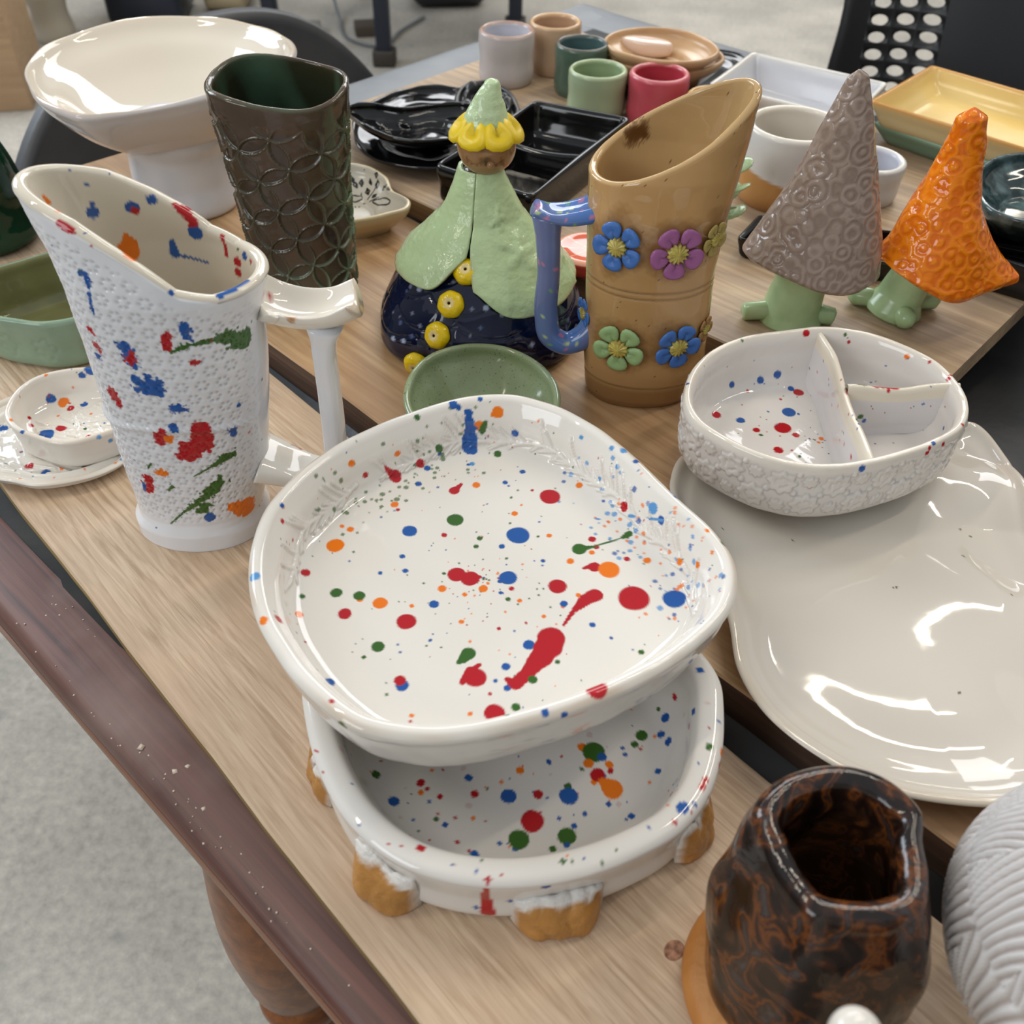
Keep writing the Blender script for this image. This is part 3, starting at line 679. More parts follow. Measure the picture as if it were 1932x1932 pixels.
def white_jug():
    loc = np.array([-0.203, 0.453, up(Z1)])
    t = thing('jug', 'tall white jug with stamped flowers, coloured splatters and a wide pouring lip', 'jug', loc)
    XL, XR, HS, HH = -0.058, 0.064, 0.226, 0.181
    def sp(th): return np.clip((1 - np.cos(th - 0.12)) / 2, 0, 1)
    def zrim(th): return np.interp(-(0.013 + 0.059 * np.cos(th)), [-0.072, -0.05, -0.03, -0.005, 0.015, 0.046], [0.181, 0.1815, 0.187, 0.207, 0.220, 0.231])
    def xl(z, th): return np.interp(z, [0, 0.010, 0.016, 0.08, 0.15, 0.18, 0.20, 0.231], [-0.0425, -0.0425, -0.0385, -0.0380, -0.0370, -0.0370, -0.0395, -0.047])
    def xr(z, th): return np.interp(z, [0, 0.010, 0.016, 0.05, 0.12, 0.16, 0.185, 0.23], [0.0435, 0.0435, 0.0405, 0.050, 0.0605, 0.0645, 0.0715, 0.078])
    def yc(z): return 0 * z
    def ry(z, th): return np.interp(z, [0, 0.012, 0.02, 0.1, 0.18, 0.23], [0.0345, 0.0345, 0.032, 0.036, 0.040, 0.034])
    Vv, k = body_rings(xl, xr, yc, ry, zrim, 0.0074, 250, 120, 430, p=2.15)
    outm = np.zeros(Vv.shape[:2], bool); outm[3:k - 2] = True
    N = normals(Vv)
    th = np.linspace(0, 2 * PI, 430, endpoint=False)
    per = np.concatenate([[0], np.cumsum(np.linalg.norm(np.diff(Vv[100], axis=0), axis=1))])
    a = np.broadcast_to(per[None], Vv.shape[:2]); z = Vv[..., 2]
    f = flowers_field(a, z + 0.002, 0.0102)
    strap = np.exp(-((th[None, :] - 0.0 + PI) % (2 * PI) - PI) ** 2 / 0.20)      # smooth by the handle
    zone = outm * np.clip((z - 0.022) / 0.006, 0, 1) * np.clip((zrim(th)[None] - 0.006 - z) / 0.006, 0, 1) * (1 - np.clip(strap * 1.4, 0, 1))
    seamz = 0.098 + 0.002 * np.sin(3 * th)[None]
    rope = np.exp(-((z - seamz) / 0.0022) ** 2)
    f = f * zone * (1 - np.clip(rope * 1.4, 0, 1))
    ropeh = rope * (0.6 + 0.4 * np.sin((a + (z - seamz) * 1.2) * 6.283 / 0.0042)) * outm * (1 - np.clip(strap * 1.6, 0, 1))
    Vv = Vv + N * (-0.0011 * f + 0.0017 * ropeh + 0.0005 * fnoise(Vv, 120, 4) * outm)[..., None]
    Vv[..., 2] += 0.0008 * fnoise(Vv * [1, 1, 0], 70, 6) * np.clip(z / 0.18, 0, 1)
    base = np.broadcast_to(L(226, 227, 231), Vv.shape).copy()
    base[k:] = L(222, 213, 196)
    base = base * (1 - 0.22 * np.clip(f, 0, 1))[..., None]  # shade of the stamped pits darkened into the base colour
    base = base * (1 + 0.02 * fnoise(Vv, 50, 1))[..., None]
    pt = Paint(Vv, base, loc)
    inm = np.zeros(Vv.shape[:2], bool); inm[k - 3:] = True; inm = inm.reshape(-1)
    allv = pt.vis.copy()
    kk = 0.3623
    pt.vis = allv & inm; pt.mask = inm
    pt.dots([(x_, y_, r_ * 1.3, c_) for x_, y_, r_, c_ in [(490, 1105, 26, 'b'), (485, 1055, 10, 'b'), (690, 1090, 28, 'b'), (704, 1108, 18, 'r'), (800, 1042, 22, 'b'), (675, 1308, 46, 'o'), (1017, 1222, 32, 'b'), (1232, 1375, 22, 'r'), (1230, 1420, 20, 'r'), (1265, 1330, 17, 'b'), (1300, 1355, 12, 'r'), (452, 970, 10, 'b'), (373, 885, 5, 'b'),
             (890, 1530, 12, 'b'), (445, 1205, 6, 'b'), (515, 1345, 6, 'r')]], 0, 0, kk)
    ch = lambda pts_, c_, rough=0.0, oy=0: pt.chain([(x * kk, oy + y * kk, r * kk) for x, y, r in pts_], c_, rough, 2)
    ch([(680, 1330, 40), (675, 1290, 44), (655, 1228, 8)], ORA); ch([(893, 1265, 14), (908, 1330, 26)], BLU); ch([(910, 1325, 10), (950, 1335, 8), (1085, 1372, 6)], BLU)
    ch([(930, 1080, 16), (975, 1130, 28), (1010, 1165, 20), (985, 1185, 8)], RED, 0.1); ch([(1160, 1235, 11), (1165, 1280, 9), (1172, 1330, 11)], RED)
    ch([(1140, 1532, 18), (1215, 1500, 20), (1285, 1452, 18)], BLU, 0.1); ch([(735, 1478, 16), (775, 1492, 14)], RED); ch([(305, 1165, 20), (345, 1185, 26), (385, 1215, 12)], RED, 0.1)
    ch([(235, 1020, 12), (262, 1050, 14), (300, 1095, 10)], ORA); ch([(480, 1285, 8), (500, 1320, 8)], RED); ch([(905, 1065, 10), (1000, 1085, 12)], RED)
    om = outm.reshape(-1); pt.vis = allv & om; pt.mask = om
    ch4 = lambda pts_, c_, rough=0.45: ch(pts_, c_, rough, 600)
    ch4([(850, 105, 26), (868, 158, 26)], RED); ch4([(960, 60, 26), (975, 105, 28)], BLU); ch4([(645, 155, 32), (670, 200, 30), (690, 250, 20)], BLU); ch4([(690, 190, 10), (680, 230, 18)], RED)
    ch4([(1300, 70, 22), (1270, 130, 42), (1190, 95, 26), (1130, 120, 14), (1040, 140, 12), (960, 160, 12), (890, 190, 6)], GRN)
    ch4([(1005, 245, 14), (1055, 232, 5)], RED); ch4([(720, 345, 28), (790, 375, 45), (820, 350, 20)], BLU); ch4([(890, 485, 14), (930, 480, 18), (975, 490, 8)], BLU)
    ch4([(830, 620, 38), (850, 640, 20)], RED); ch4([(880, 645, 26)] * 2, ORA, 0.3); ch4([(905, 585, 24), (910, 600, 14)], BLU)
    ch4([(1050, 600, 55), (1060, 650, 50), (990, 725, 45), (940, 730, 20)], RED, 0.35); ch4([(1218, 590, 18), (1222, 615, 18)], BLU); ch4([(1253, 460, 14)] * 2, BLU, 0.1); ch4([(1305, 600, 9)] * 2, ORA, 0.1)
    ch4([(1215, 715, 18), (1170, 740, 16), (1100, 785, 6), (1010, 835, 3)], GRN); ch4([(770, 840, 22), (775, 900, 24)], RED); ch4([(745, 870, 10), (750, 910, 8)], BLU, 0.2); ch4([(815, 810, 14), (855, 825, 18)], ORA)
    ch4([(1150, 865, 26), (1110, 900, 28), (1060, 945, 14), (960, 1020, 6), (880, 1075, 3)], GRN); ch4([(1085, 980, 20), (1040, 1015, 18)], GRN); ch4([(1095, 1045, 28)] * 2, BLU, 0.3); ch4([(1270, 985, 48), (1310, 1000, 34)], ORA, 0.35)
    ch4([(565, 370, 16), (590, 420, 24), (615, 470, 10)], RED); ch4([(455, 60, 12), (480, 90, 8)], RED); ch4([(490, 140, 18), (510, 175, 12)], RED); ch4([(500, 200, 14), (510, 220, 10)], BLU)
    ch4([(760, 785, 6), (790, 765, 5)], GRN); ch4([(900, 885, 8), (870, 905, 5)], GRN)
    ch([(420, 1425, 22), (445, 1450, 16), (470, 1500, 8)], BLU, 0.4); ch([(460, 1530, 10), (480, 1640, 8)], BLU, 0.4)
    pt.mask = np.ones(len(pt.P), bool)
    pt.speckle(30, 0.0004, 0.001, 'rbg', seed=31)
    build_rings('body', Vv, M_paint, t, col=pt.col)
    # strap handle: a shallow trough on top, a flat upright bar, a flared foot
    HX = lambda x, y, z: at(x, y, z) - loc
    y_h = 0.006
    p_top = [np.array([0.0605, 0.0, 0.1600]), np.array([0.068, 0.003, 0.1545]), np.array([0.080, 0.004, 0.1505]), np.array([0.1025, 0.005, 0.1510]), np.array([0.1165, 0.005, 0.1575])]
    path = catmull(p_top, 40)
    sec_t = np.linspace(0, 2 * PI, 40, endpoint=False)
    def strap_rings(path, wid, thk, trough, side=np.array([0, 1.0, 0])):
        T_ = np.gradient(path, axis=0); T_ /= np.linalg.norm(T_, axis=1)[:, None]
        rows = []
        for i, p in enumerate(path):
            s_ = side - T_[i] * (side @ T_[i]); s_ /= np.linalg.norm(s_); n_ = np.cross(T_[i], s_)
            if n_[2] < 0 and abs(T_[i][2]) < 0.7: n_ = -n_
            cs, sn = np.cos(sec_t), np.sin(sec_t)
            yy = np.sign(cs) * np.abs(cs) ** 0.55 * wid[i]; nn = np.sign(sn) * np.abs(sn) ** 0.7 * thk[i]
            nn = nn + trough[i] * (yy / wid[i]) ** 2
            rows.append(p + s_[None] * yy[:, None] + n_[None] * nn[:, None])
        return np.array(rows)
    u = np.linspace(0, 1, 40)
    Vh = strap_rings(path, 0.0175 - 0.002 * u, 0.0042 + 0 * u, 0.0088 * np.ones(40))
    hb = np.broadcast_to(L(226, 219, 206), Vh.shape).copy()
    hb[-1:] = L(214, 205, 188)
    tip = np.exp(-((np.arange(40)[:, None] - 38.6) / 0.5) ** 2); hb = hb * (1 - 0.5 * tip[..., None]) + L(176, 128, 70) * 0.5 * tip[..., None]
    pr_ = Paint(Vh, hb, loc); pr_.chain([(511, 556, 5), (511, 557, 4)], RED); pr_.chain([(545, 594, 6), (556, 597, 5)], L(176, 120, 60), 0.5, 1, 0.6)
    handle = build_rings('handle', Vh, M_paint, t, col=pr_.col)
    up_path = catmull([np.array([0.0965, 0.005, 0.148]), np.array([0.0945, 0.004, 0.135]), np.array([0.0935, 0.003, 0.10]), np.array([0.0935, 0.0, 0.07]), np.array([0.092, -0.002, 0.048]), np.array([0.086, -0.004, 0.036])], 40)
    Vu = strap_rings(up_path, np.interp(u, [0, 0.1, 0.3, 1], [0.015, 0.0125, 0.0118, 0.0125]), np.interp(u, [0, 0.08, 0.2, 1], [0.0105, 0.0072, 0.0058, 0.0062]), 0 * u)
    build_rings('upright', Vu, M_paint, handle, col=np.broadcast_to(L(222, 221, 222), Vu.shape))
    lo_path = catmull([np.array([0.093, -0.003, 0.040]), np.array([0.079, -0.002, 0.0385]), np.array([0.062, 0.0, 0.043]), np.array([0.052, 0.0, 0.048]), np.array([0.0455, 0.0, 0.051])], 30)
    u3_ = np.linspace(0, 1, 30)
    Vf = strap_rings(lo_path, np.interp(u3_, [0, 0.4, 1], [0.0125, 0.0145, 0.021]), np.interp(u3_, [0, 0.5, 1], [0.0065, 0.0055, 0.0075]), 0.003 * (1 - u3_))
    pf = Paint(Vf, np.broadcast_to(L(226, 220, 210), Vf.shape).copy(), loc)
    pf.chain([(505, 825, 5), (507, 822, 4)], BLU); pf.chain([(558, 842, 5), (566, 846, 5)], RED, 0.3); pf.chain([(535, 872, 5), (550, 866, 6)], BLU, 0.3)
    build_rings('handle_foot', Vf, M_paint, handle, col=pf.col)
white_jug()

# ------------------------------------------------------------------ tan jug with flowers
def make_petal_mesh():
    n, m = 14, 8
    Vp = np.zeros((m, n, 3)); t_ = np.linspace(0, 2 * PI, n, endpoint=False)
    for i, v in enumerate(np.linspace(-PI / 2, PI / 2, m)):
        r = math.cos(v)
        x = 0.5 + 0.5 * np.cos(t_) * r; w_ = 0.36 * np.sin(t_) * r * (0.55 + 0.55 * x)
        Vp[i, :, 0] = x; Vp[i, :, 1] = w_ * 1.35; Vp[i, :, 2] = 0.14 * math.sin(v) + 0.05 * x ** 2 - 0.16 * (np.abs(w_ * 1.35) < 0.05) * (x < 0.62) * (v > 0.2)
    return Vp
def tan_jug():
    loc = np.array([0.092, 0.583, up(Z2)])
    t = thing('jug', 'tan stoneware jug with clay flowers and a speckled blue handle', 'jug', loc)
    HS, HH = 0.214, 0.164
    def sp(th): return np.clip((1 + np.cos(th - 0.25)) / 2, 0, 1)
    def zrim(th): return HH + (HS - HH) * sp(th) ** 1.3
    def xr(z, th): return np.interp(z, [0, 0.006, 0.03, 0.06, 0.10, 0.13, 0.16, 0.19, 0.214], [0.038, 0.041, 0.0450, 0.0435, 0.0415, 0.0425, 0.0465, 0.0515, 0.0540])
    def xl(z, th): return np.interp(z, [0, 0.006, 0.03, 0.06, 0.15, 0.2], [-0.038, -0.040, -0.0425, -0.0435, -0.0475, -0.049])
    def yc(z): return 0.0 + 0.012 * np.clip((z - 0.10) / 0.1, 0, 1) ** 2
    def ry(z, th): return np.interp(z, [0, 0.006, 0.03, 0.1, 0.17, 0.21], [0.027, 0.030, 0.033, 0.035, 0.037, 0.030])
    Vv, k = body_rings(xl, xr, yc, ry, zrim, 0.0055, 190, 110, 260, p=2.1)
    z = Vv[..., 2]; outm = np.zeros(Vv.shape[:2], bool); outm[3:k - 2] = True
    N = normals(Vv)
    groove = sum(np.exp(-((z - z0) / 0.0007) ** 2) for z0 in (0.094, 0.0985, 0.020)) * outm
    Vv = Vv + N * (-0.0006 * groove + 0.0003 * fnoise(Vv, 150, 3))[..., None]
    base = L(178, 140, 92) * np.ones(Vv.shape); base = base * (1 + 0.10 * fnoise(Vv, 60, 5))[..., None]
    base = base * (1 - 0.45 * np.clip(groove, 0, 1))[..., None]
    base[k:] = L(190, 156, 108) * (1 + 0.06 * fnoise(Vv[k:], 60, 5))[..., None]
    foot = np.clip((0.022 - z) / 0.006, 0, 1) * outm
    base = base * (1 - 0.45 * foot[..., None]) + L(110, 70, 28) * 0.45 * foot[..., None]
    pt = Paint(Vv, base, loc); om = outm.reshape(-1); allv = pt.vis.copy()
    im = ~om; pt.vis = allv & im; pt.mask = im
    pt.chain([(1190, 258, 10), (1212, 245, 8), (1213, 262, 6)], L(96, 60, 26), 0.6, 3, 0.6)
    pt.vis = allv & om; pt.mask = om
    FL = [(1165, 466, 49, 'cornflower', L(66, 118, 196)), (1277, 478, 52, 'mauve', L(164, 96, 152)), (1167, 656, 49, 'mint', L(158, 190, 132)), (1278, 655, 46, 'cornflower', L(62, 100, 170)), (1349, 452, 34, 'straw', L(178, 158, 86)), (1331, 622, 26, 'tan', L(168, 126, 74)), (1100, 590, 30, 'cornflower', L(62, 100, 170))]
    for x, y, r, n_, c_ in FL: 
        p, w, d = pt.find(x, y); pt.ball(p, r * 1.15 * w / FPX, L(112, 70, 28), 0.22, int(x), 0.008, 0.5)
    pt.mask = np.ones(len(pt.P), bool)
    pt.speckle(120, 0.0002, 0.0005, 'k', seed=8)
    build_rings('body', Vv, M_paint, t, col=pt.col)
    Vp = make_petal_mesh(); Fp = grid_faces(*Vp.shape[:2])
    mats = {}
    Nf = normals(Vv).reshape(-1, 3); Pf = Vv.reshape(-1, 3)
    for x, y, r, n_, c_ in FL:
        p, w, d = pt.find(x, y); q = p - loc; i = np.argmin(np.linalg.norm(Pf - q, axis=1) + (~om) * 1.0); nn = Nf[i]
        if x < 1110: nn = np.array([-0.95, -0.3, 0.0])
        R_ = r * w / FPX
        zt = np.array([0, 0, 1.0]); ex = np.cross(zt, nn); ex /= np.linalg.norm(ex); ey = np.cross(nn, ex)
        if n_ not in mats: mats[n_] = glaze(n_ + '_petal_glaze', c_, 0.12, c_ * 0.72, 180, bump=0.2, bscale=200)
        # stamen disc with radial ridges
        n0, m0 = 40, 8; tt_ = np.linspace(0, 2 * PI, n0, endpoint=False); G = np.zeros((m0, n0, 3))
        for a_, rr in enumerate(np.linspace(1, 0.03, m0)):
            rad = rr * R_ * 0.40 * (1 + 0.16 * np.cos(tt_ * 13)); hgt_ = R_ * (0.23 + 0.10 * (1 - rr) + 0.035 * np.cos(tt_ * 13) * rr) if a_ else -R_ * 0.05 + 0 * tt_
            G[a_, :, 0] = rad * np.cos(tt_); G[a_, :, 1] = rad * np.sin(tt_); G[a_, :, 2] = hgt_
        Mx = Matrix(((ex[0], ey[0], nn[0], q[0]), (ex[1], ey[1], nn[1], q[1]), (ex[2], ey[2], nn[2], q[2]), (0, 0, 0, 1)))
        fl = build_rings('flower', G, M_stamen, t); fl.matrix_local = Mx
        fl['label'] = n_ + ' five-petalled clay flower with a ridged yellow centre'
        first = None; rot0 = random.uniform(0, 1.2)
        for j in range(5):
            if first is None:
                first = build_rings('petal', Vp, mats[n_], fl); pe = first
            else:
                pe = first.copy(); COL.objects.link(pe); pe.parent = fl
            pe.matrix_local = Matrix.Rotation(rot0 + j * 2 * PI / 5, 4, 'Z') @ Matrix.Translation((R_ * 0.24, 0, R_ * 0.10)) @ Matrix.Diagonal((R_ * 0.80, R_ * 1.02, R_ * 0.8, 1))
    # blue handle
    hp = catmull([np.array([-0.036, 0.002, 0.142]), np.array([-0.050, 0.000, 0.138]), np.array([-0.064, 0.0, 0.136]), np.array([-0.074, 0.0, 0.1375]), np.array([-0.081, 0.0, 0.141])], 30)
    u = np.linspace(0, 1, 30)
    tb = tube(hp, np.interp(u, [0, 0.5, 1], [0.0115, 0.0105, 0.0078]), 24, np.interp(u, [0, 1], [1.35, 1.2]))
    tb[..., 2] = hp[:, None, 2] + (tb[..., 2] - hp[:, None, 2]) * 0.62
    tr = np.clip(1 - ((tb[..., 1] - hp[:, None, 1]) / 0.010) ** 2, 0, 1) * (tb[..., 2] > hp[:, None, 2]); tb[..., 2] -= tr * 0.0035
    def bluep(G, seed):
        c_ = L(78, 118, 184) * np.ones(G.shape); w_ = np.clip(0.5 + 0.9 * fnoise(G * [1, 1, 0.25], 160, seed), 0, 1)[..., None]
        c_ = c_ * (1 - 0.55 * w_) + L(118, 112, 130) * 0.55 * w_
        p_ = Paint(G, c_, loc); g = np.random.default_rng(seed)
        for i in g.choice(len(p_.P), 34): p_.ball(p_.P[i], g.uniform(0.0008, 0.0017), [L(188, 206, 130), L(196, 120, 150), L(120, 170, 90)][g.integers(3)], 0.2, int(i) % 50)
        return p_.col
    hd = build_rings('handle', tb, M_paint, t, col=bluep(tb, 1)); hd['label'] = 'blue handle with pale dabs'
    vp = catmull([np.array([-0.073, 0.0, 0.136]), np.array([-0.072, -0.001, 0.122]), np.array([-0.0705, -0.002, 0.095]), np.array([-0.071, -0.004, 0.062]), np.array([-0.067, -0.005, 0.046]), np.array([-0.056, -0.005, 0.040]), np.array([-0.044, -0.004, 0.045]), np.array([-0.037, -0.002, 0.052])], 60)
    u = np.linspace(0, 1, 60)
    tb2 = tube(vp, np.interp(u, [0, 0.12, 0.3, 0.7, 0.85, 1], [0.0105, 0.0085, 0.0078, 0.0085, 0.0082, 0.010]), 24, 1.0, up=(0, 1, 0))
    build_rings('upright', tb2, M_paint, hd, col=bluep(tb2, 2))
PAL['k'] = L(84, 54, 28)
M_stamen = glaze('stamen_glaze', L(196, 182, 92), 0.2, L(150, 128, 56), 220)
tan_jug()

# ------------------------------------------------------------------ wide wavy platter and the divided dish on it
def platter():
    zr = Z2 + 0.016
    pts = [(1264, 905), (1288, 855), (1400, 848), (1600, 850), (1765, 802), (1838, 787), (1905, 855), (1950, 955), (2030, 1130), (2090, 1330), (2045, 1465), (1965, 1512), (1900, 1522), (1800, 1516), (1700, 1498), (1540, 1422), (1440, 1338), (1392, 1258), (1376, 1180), (1330, 1050)]
    c, R = px_outline(pts, zr, 420)
    loc = np.array([c[0], c[1], up(Z2)]); h = zr - Z2
    prof = [(0, 0, 0.0), (0.4, 0, 0.0), (0.66, 0, 0.0), (0.74, 0, 0.002), (0.88, 0, h * 0.5), (0.99, -0.001, h * 0.86), (1.0, 0, h * 0.93), (1.0, -0.002, h), (1.0, -0.0045, h - 0.0004), (0.985, -0.006, h - 0.003), (0.9, -0.003, h * 0.62), (0.78, 0, h * 0.36), (0.6, 0, 0.0058), (0.3, 0, 0.0052), (0, 0, 0.0052)]
    Vv, pr = rings(R, prof, 230)
    k = int(np.argmax(pr[:, 2])); x, y = Vv[..., 0], Vv[..., 1]
    rad = np.linalg.norm(Vv[..., :2], axis=-1) / np.linalg.norm(R, axis=1)[None]
    # soft folds running from the far edge towards the near corner
    a = x * 0.80 + y * 0.60; b = -x * 0.60 + y * 0.80
    wave = 0.0058 * np.sin(a * 62 + 1.2 * np.sin(b * 18)) * np.clip((rad - 0.12) / 0.5, 0, 1) + 0.002 * np.sin(a * 30 - b * 40 + 1) * np.clip(rad, 0, 1)
    fall = np.zeros(Vv.shape[:2]); fall[k - 40:] = 1.0; ridx = np.arange(len(pr))
    w = np.clip((ridx - (k - 45)) / 40.0, 0, 1)[:, None] * np.clip(0.15 + x / 0.10, 0.15, 1.0)
    Vv[..., 2] = Vv[..., 2] + np.maximum(wave * w, -0.0035)
    base = np.broadcast_to(L(208, 200, 188), Vv.shape) * (1 + 0.035 * fnoise(Vv, 22, 3))[..., None]
    e = np.exp(-((ridx - k) / 2.0) ** 2)[:, None] * np.clip(0.5 + fnoise(Vv, 60, 4), 0, 1)
    base = base * (1 - 0.35 * e[..., None]) + L(184, 158, 118) * 0.35 * e[..., None]
    pt = Paint(Vv, base, loc)
    g = np.random.default_rng(2)
    for px_, py_, r in ((1815, 1305, 3), (1690, 1105, 3), (1685, 1105, 2), (1820, 1047, 3), (1496, 1016, 2), (1812, 995, 2.4), (1830, 1010, 2.2), (1364, 996, 2), (1910, 1120, 2.5)):
        p, wd, d = pt.find(px_, py_); pt.ball(p, r * wd / FPX, L(88, 66, 48), 0.3, 1)
    o = build_rings('platter', Vv, M_paint, loc=loc, col=pt.col)
    tag(o, 'wide cream platter with rippled folds, under the divided dish', 'platter')
    return loc, Vv
P_loc, P_V = platter()

def divided_dish():
    zb = Z2 + 0.0182; zr = zb + 0.045
    pts = [(1290, 740), (1292, 763), (1315, 799), (1352, 824), (1449, 868), (1533, 884), (1612, 881), (1703, 861), (1775, 835), (1819, 806), (1830, 777), (1812, 723), (1775, 683), (1703, 647), (1630, 625), (1558, 616), (1486, 622), (1395, 636), (1333, 665), (1303, 698)]
    c, R = px_outline(pts, zr, 900); loc = np.array([c[0], c[1], up(zb)]); h = zr - zb
    t = thing('divided_dish', 'white splattered dish split into three compartments, daisies stamped round its side', 'dish', loc)
    prof = [(0, 0, 0.0015), (0.5, 0, 0.001), (0.9, 0, 0.0), (0.94, 0, 0.002), (0.985, 0, h * 0.3), (1.0, -0.001, h * 0.7), (1.0, 0, h * 0.93), (1.0, -0.0014, h), (1.0, -0.0042, h), (1.0, -0.0058, h - 0.002), (0.99, -0.006, h * 0.6), (0.965, -0.006, h * 0.25), (0.93, -0.006, 0.008), (0.85, -0.003, 0.006), (0.5, 0, 0.0055), (0, 0, 0.0055)]
    Vv, pr = rings(R, prof, 250); k = int(np.argmax(pr[:, 2])); ridx = np.arange(len(pr))
    z = Vv[..., 2]; per = np.concatenate([[0], np.cumsum(np.linalg.norm(np.diff(R, axis=0), axis=1))]); a = np.broadcast_to(per[None], z.shape)
    outm = np.zeros(z.shape, bool); outm[20:k - 6] = True; outm &= z > 0.002
    rel = np.zeros(z.shape); g = np.random.default_rng(4); tot = per[-1]
    ring_ = np.zeros(z.shape)
    cells = []
    na = int(round(tot / 0.033)); pt_ = tot / na
    for i in range(na):
        cells += [(i * pt_, 0.0305, 0.0082), ((i + 0.5) * pt_, 0.0150, 0.0082), (i * pt_, 0.0120, 0.0044), ((i + 0.5) * pt_, 0.0335, 0.0044), ((i + 0.25) * pt_, 0.0235, 0.0019), ((i + 0.75) * pt_, 0.0235, 0.0019), ((i + 0.28) * pt_, 0.0385, 0.0016), ((i + 0.22) * pt_, 0.0075, 0.0016)]
    for ca, cz, r in cells:
        da = (a - ca + tot / 2) % tot - tot / 2; dz = z - cz; rho = np.hypot(da, dz); ph = np.arctan2(dz, da)
        nb = 8 if r > 0.003 else 1
        edge = r * (1 + (0.12 * np.cos(nb * ph) if nb > 1 else 0))
        m_ = np.clip((edge - rho) / 0.0008 + 0.5, 0, 1)
        inn_ = np.exp(-((rho - 0.45 * r) / 0.0008) ** 2) * (np.abs(np.sin(ph * 1.5)) > 0.45) if r > 0.006 else 0
        rel = np.maximum(rel, m_ - 0.9 * inn_); ring_ = np.maximum(ring_, np.exp(-((rho - edge - 0.0004) / 0.0006) ** 2))
    rel = rel * outm; ring_ = ring_ * outm
    Vv = Vv + normals(Vv) * (0.0009 * rel - 0.0003 * ring_ + 0.0002 * fnoise(Vv, 200, 2))[..., None]
    Vv[..., 2] += 0.0009 * fnoise(Vv * [1, 1, 0], 55, 3) * (z / h)
    base = L(222, 217, 212) * np.ones(Vv.shape) * (1 - 0.15 * ring_ + 0.03 * fnoise(Vv, 40, 5))[..., None]
    rm = np.exp(-((ridx - k) / 5.0) ** 2)[:, None, None]; base = base * (1 - 0.6 * rm) + L(228, 216, 194) * 0.6 * rm
    pt = Paint(Vv, base, loc); kk, ox, oy = 0.3623, 1232, 560
    D1 = [(331, 605, 25, 'r'), (454, 633, 24, 'b'), (540, 684, 19, 'r'), (708, 590, 36, 'b'), (680, 673, 44, 'r'), (742, 709, 19, 'r'), (762, 490, 28, 'r'), (656, 410, 22, 'b'), (568, 440, 20, 'b'), (722, 470, 17, 'b'), (420, 458, 18, 'b'), (878, 728, 15, 'o'), (650, 788, 27, 'r'), (720, 790, 8, 'r'), (764, 820, 10, 'g'), (566, 710, 10, 'g'), (668, 524, 8, 'r'),
          (800, 200, 20, 'r'), (1012, 240, 9, 'r'), (1315, 320, 15, 'o'), (1432, 340, 9, 'r'), (993, 205, 9, 'g'), (1505, 680, 10, 'b'), (1470, 755, 14, 'b'), (1436, 818, 15, 'r'), (1448, 792, 12, 'r'), (1522, 770, 14, 'r'), (1620, 658, 10, 'r'), (1098, 898, 20, 'b'), (1580, 900, 14, 'o'), (175, 443, 10, 'b'), (1530, 420, 14, 'r'), (1550, 400, 10, 'r'), (475, 225, 9, 'g'), (760, 600, 8, 'b'), (604, 588, 7, 'b'), (465, 552, 5, 'r')]
    pt.dots(D1, ox, oy, kk)
    inn = np.zeros(z.shape, bool); inn[k:] = True
    pt.speckle(90, 0.0003, 0.0008, 'grbk', inn.reshape(-1), seed=41)
    pt.speckle(14, 0.0006, 0.0014, 'rgbo', seed=42)
    build_rings('body', Vv, M_paint, t, col=pt.col)
    # dividers: rounded walls
    def divider(path_px, name, tw=0.0042, zt=h - 0.001):
        W = np.array([at(x, y, zr - 0.001)[:2] - c for x, y in path_px]); W = catmull(W, 90)
        T_ = np.gradient(W, axis=0); T_ /= np.linalg.norm(T_, axis=1)[:, None]; Nn = np.stack([-T_[:, 1], T_[:, 0]], -1)
        sec = [(-tw * 1.3, 0.005), (-tw * 0.8, 0.010), (-tw * 0.62, zt * 0.5), (-tw * 0.58, zt - 0.003), (-tw * 0.4, zt - 0.0008), (0, zt), (tw * 0.4, zt - 0.0008), (tw * 0.58, zt - 0.003), (tw * 0.62, zt * 0.5), (tw * 0.8, 0.010), (tw * 1.3, 0.005)]
        sec = polyline(np.array(sec), 70, False)
        G = np.zeros((90, len(sec), 3)); G[..., :2] = W[:, None] + Nn[:, None] * sec[None, :, :1]; G[..., 2] = sec[None, :, 1] - 0.004 * (np.sin(np.linspace(0, PI, 90)) ** 2)[:, None] * np.clip((sec[None, :, 1] - 0.01) / 0.03, 0, 1)
        G += 0.0006 * np.stack([fnoise(G, 90, q) for q in range(3)], -1)
        cb = L(216, 212, 212) * np.ones(G.shape); cb[:, 25:45] = L(226, 216, 198)
        pd = Paint(G[:, ::-1], cb[:, ::-1], loc)
        pd.dots([(955, 570, 8, 'o'), (1010, 605, 7, 'r'), (1035, 607, 5, 'b'), (1088, 630, 16, 'g'), (1102, 656, 12, 'b'), (1022, 830, 14, 'r'), (985, 770, 9, 'r'), (965, 745, 6, 'r'), (1232, 478, 12, 'r'), (1405, 568, 8, 'b'), (878, 330, 7, 'b')], ox, oy, kk)
        pd.chain([(ox + 1150 * kk, oy + 440 * kk, 3), (ox + 1270 * kk, oy + 441 * kk, 3.5)], RED, 0.1); pd.chain([(ox + 1070 * kk, oy + 444 * kk, 2.5), (ox + 1110 * kk, oy + 445 * kk, 2.5)], GRN, 0.1)
        pd.speckle(30, 0.0003, 0.0007, 'rbgk', seed=5)
        build(name, G[:, ::-1], grid_faces(90, len(sec), False), M_paint, t, col=pd.col)
    divider([(1545, 622), (1575, 668), (1592, 712), (1612, 770), (1630, 820), (1648, 872)], 'divider')
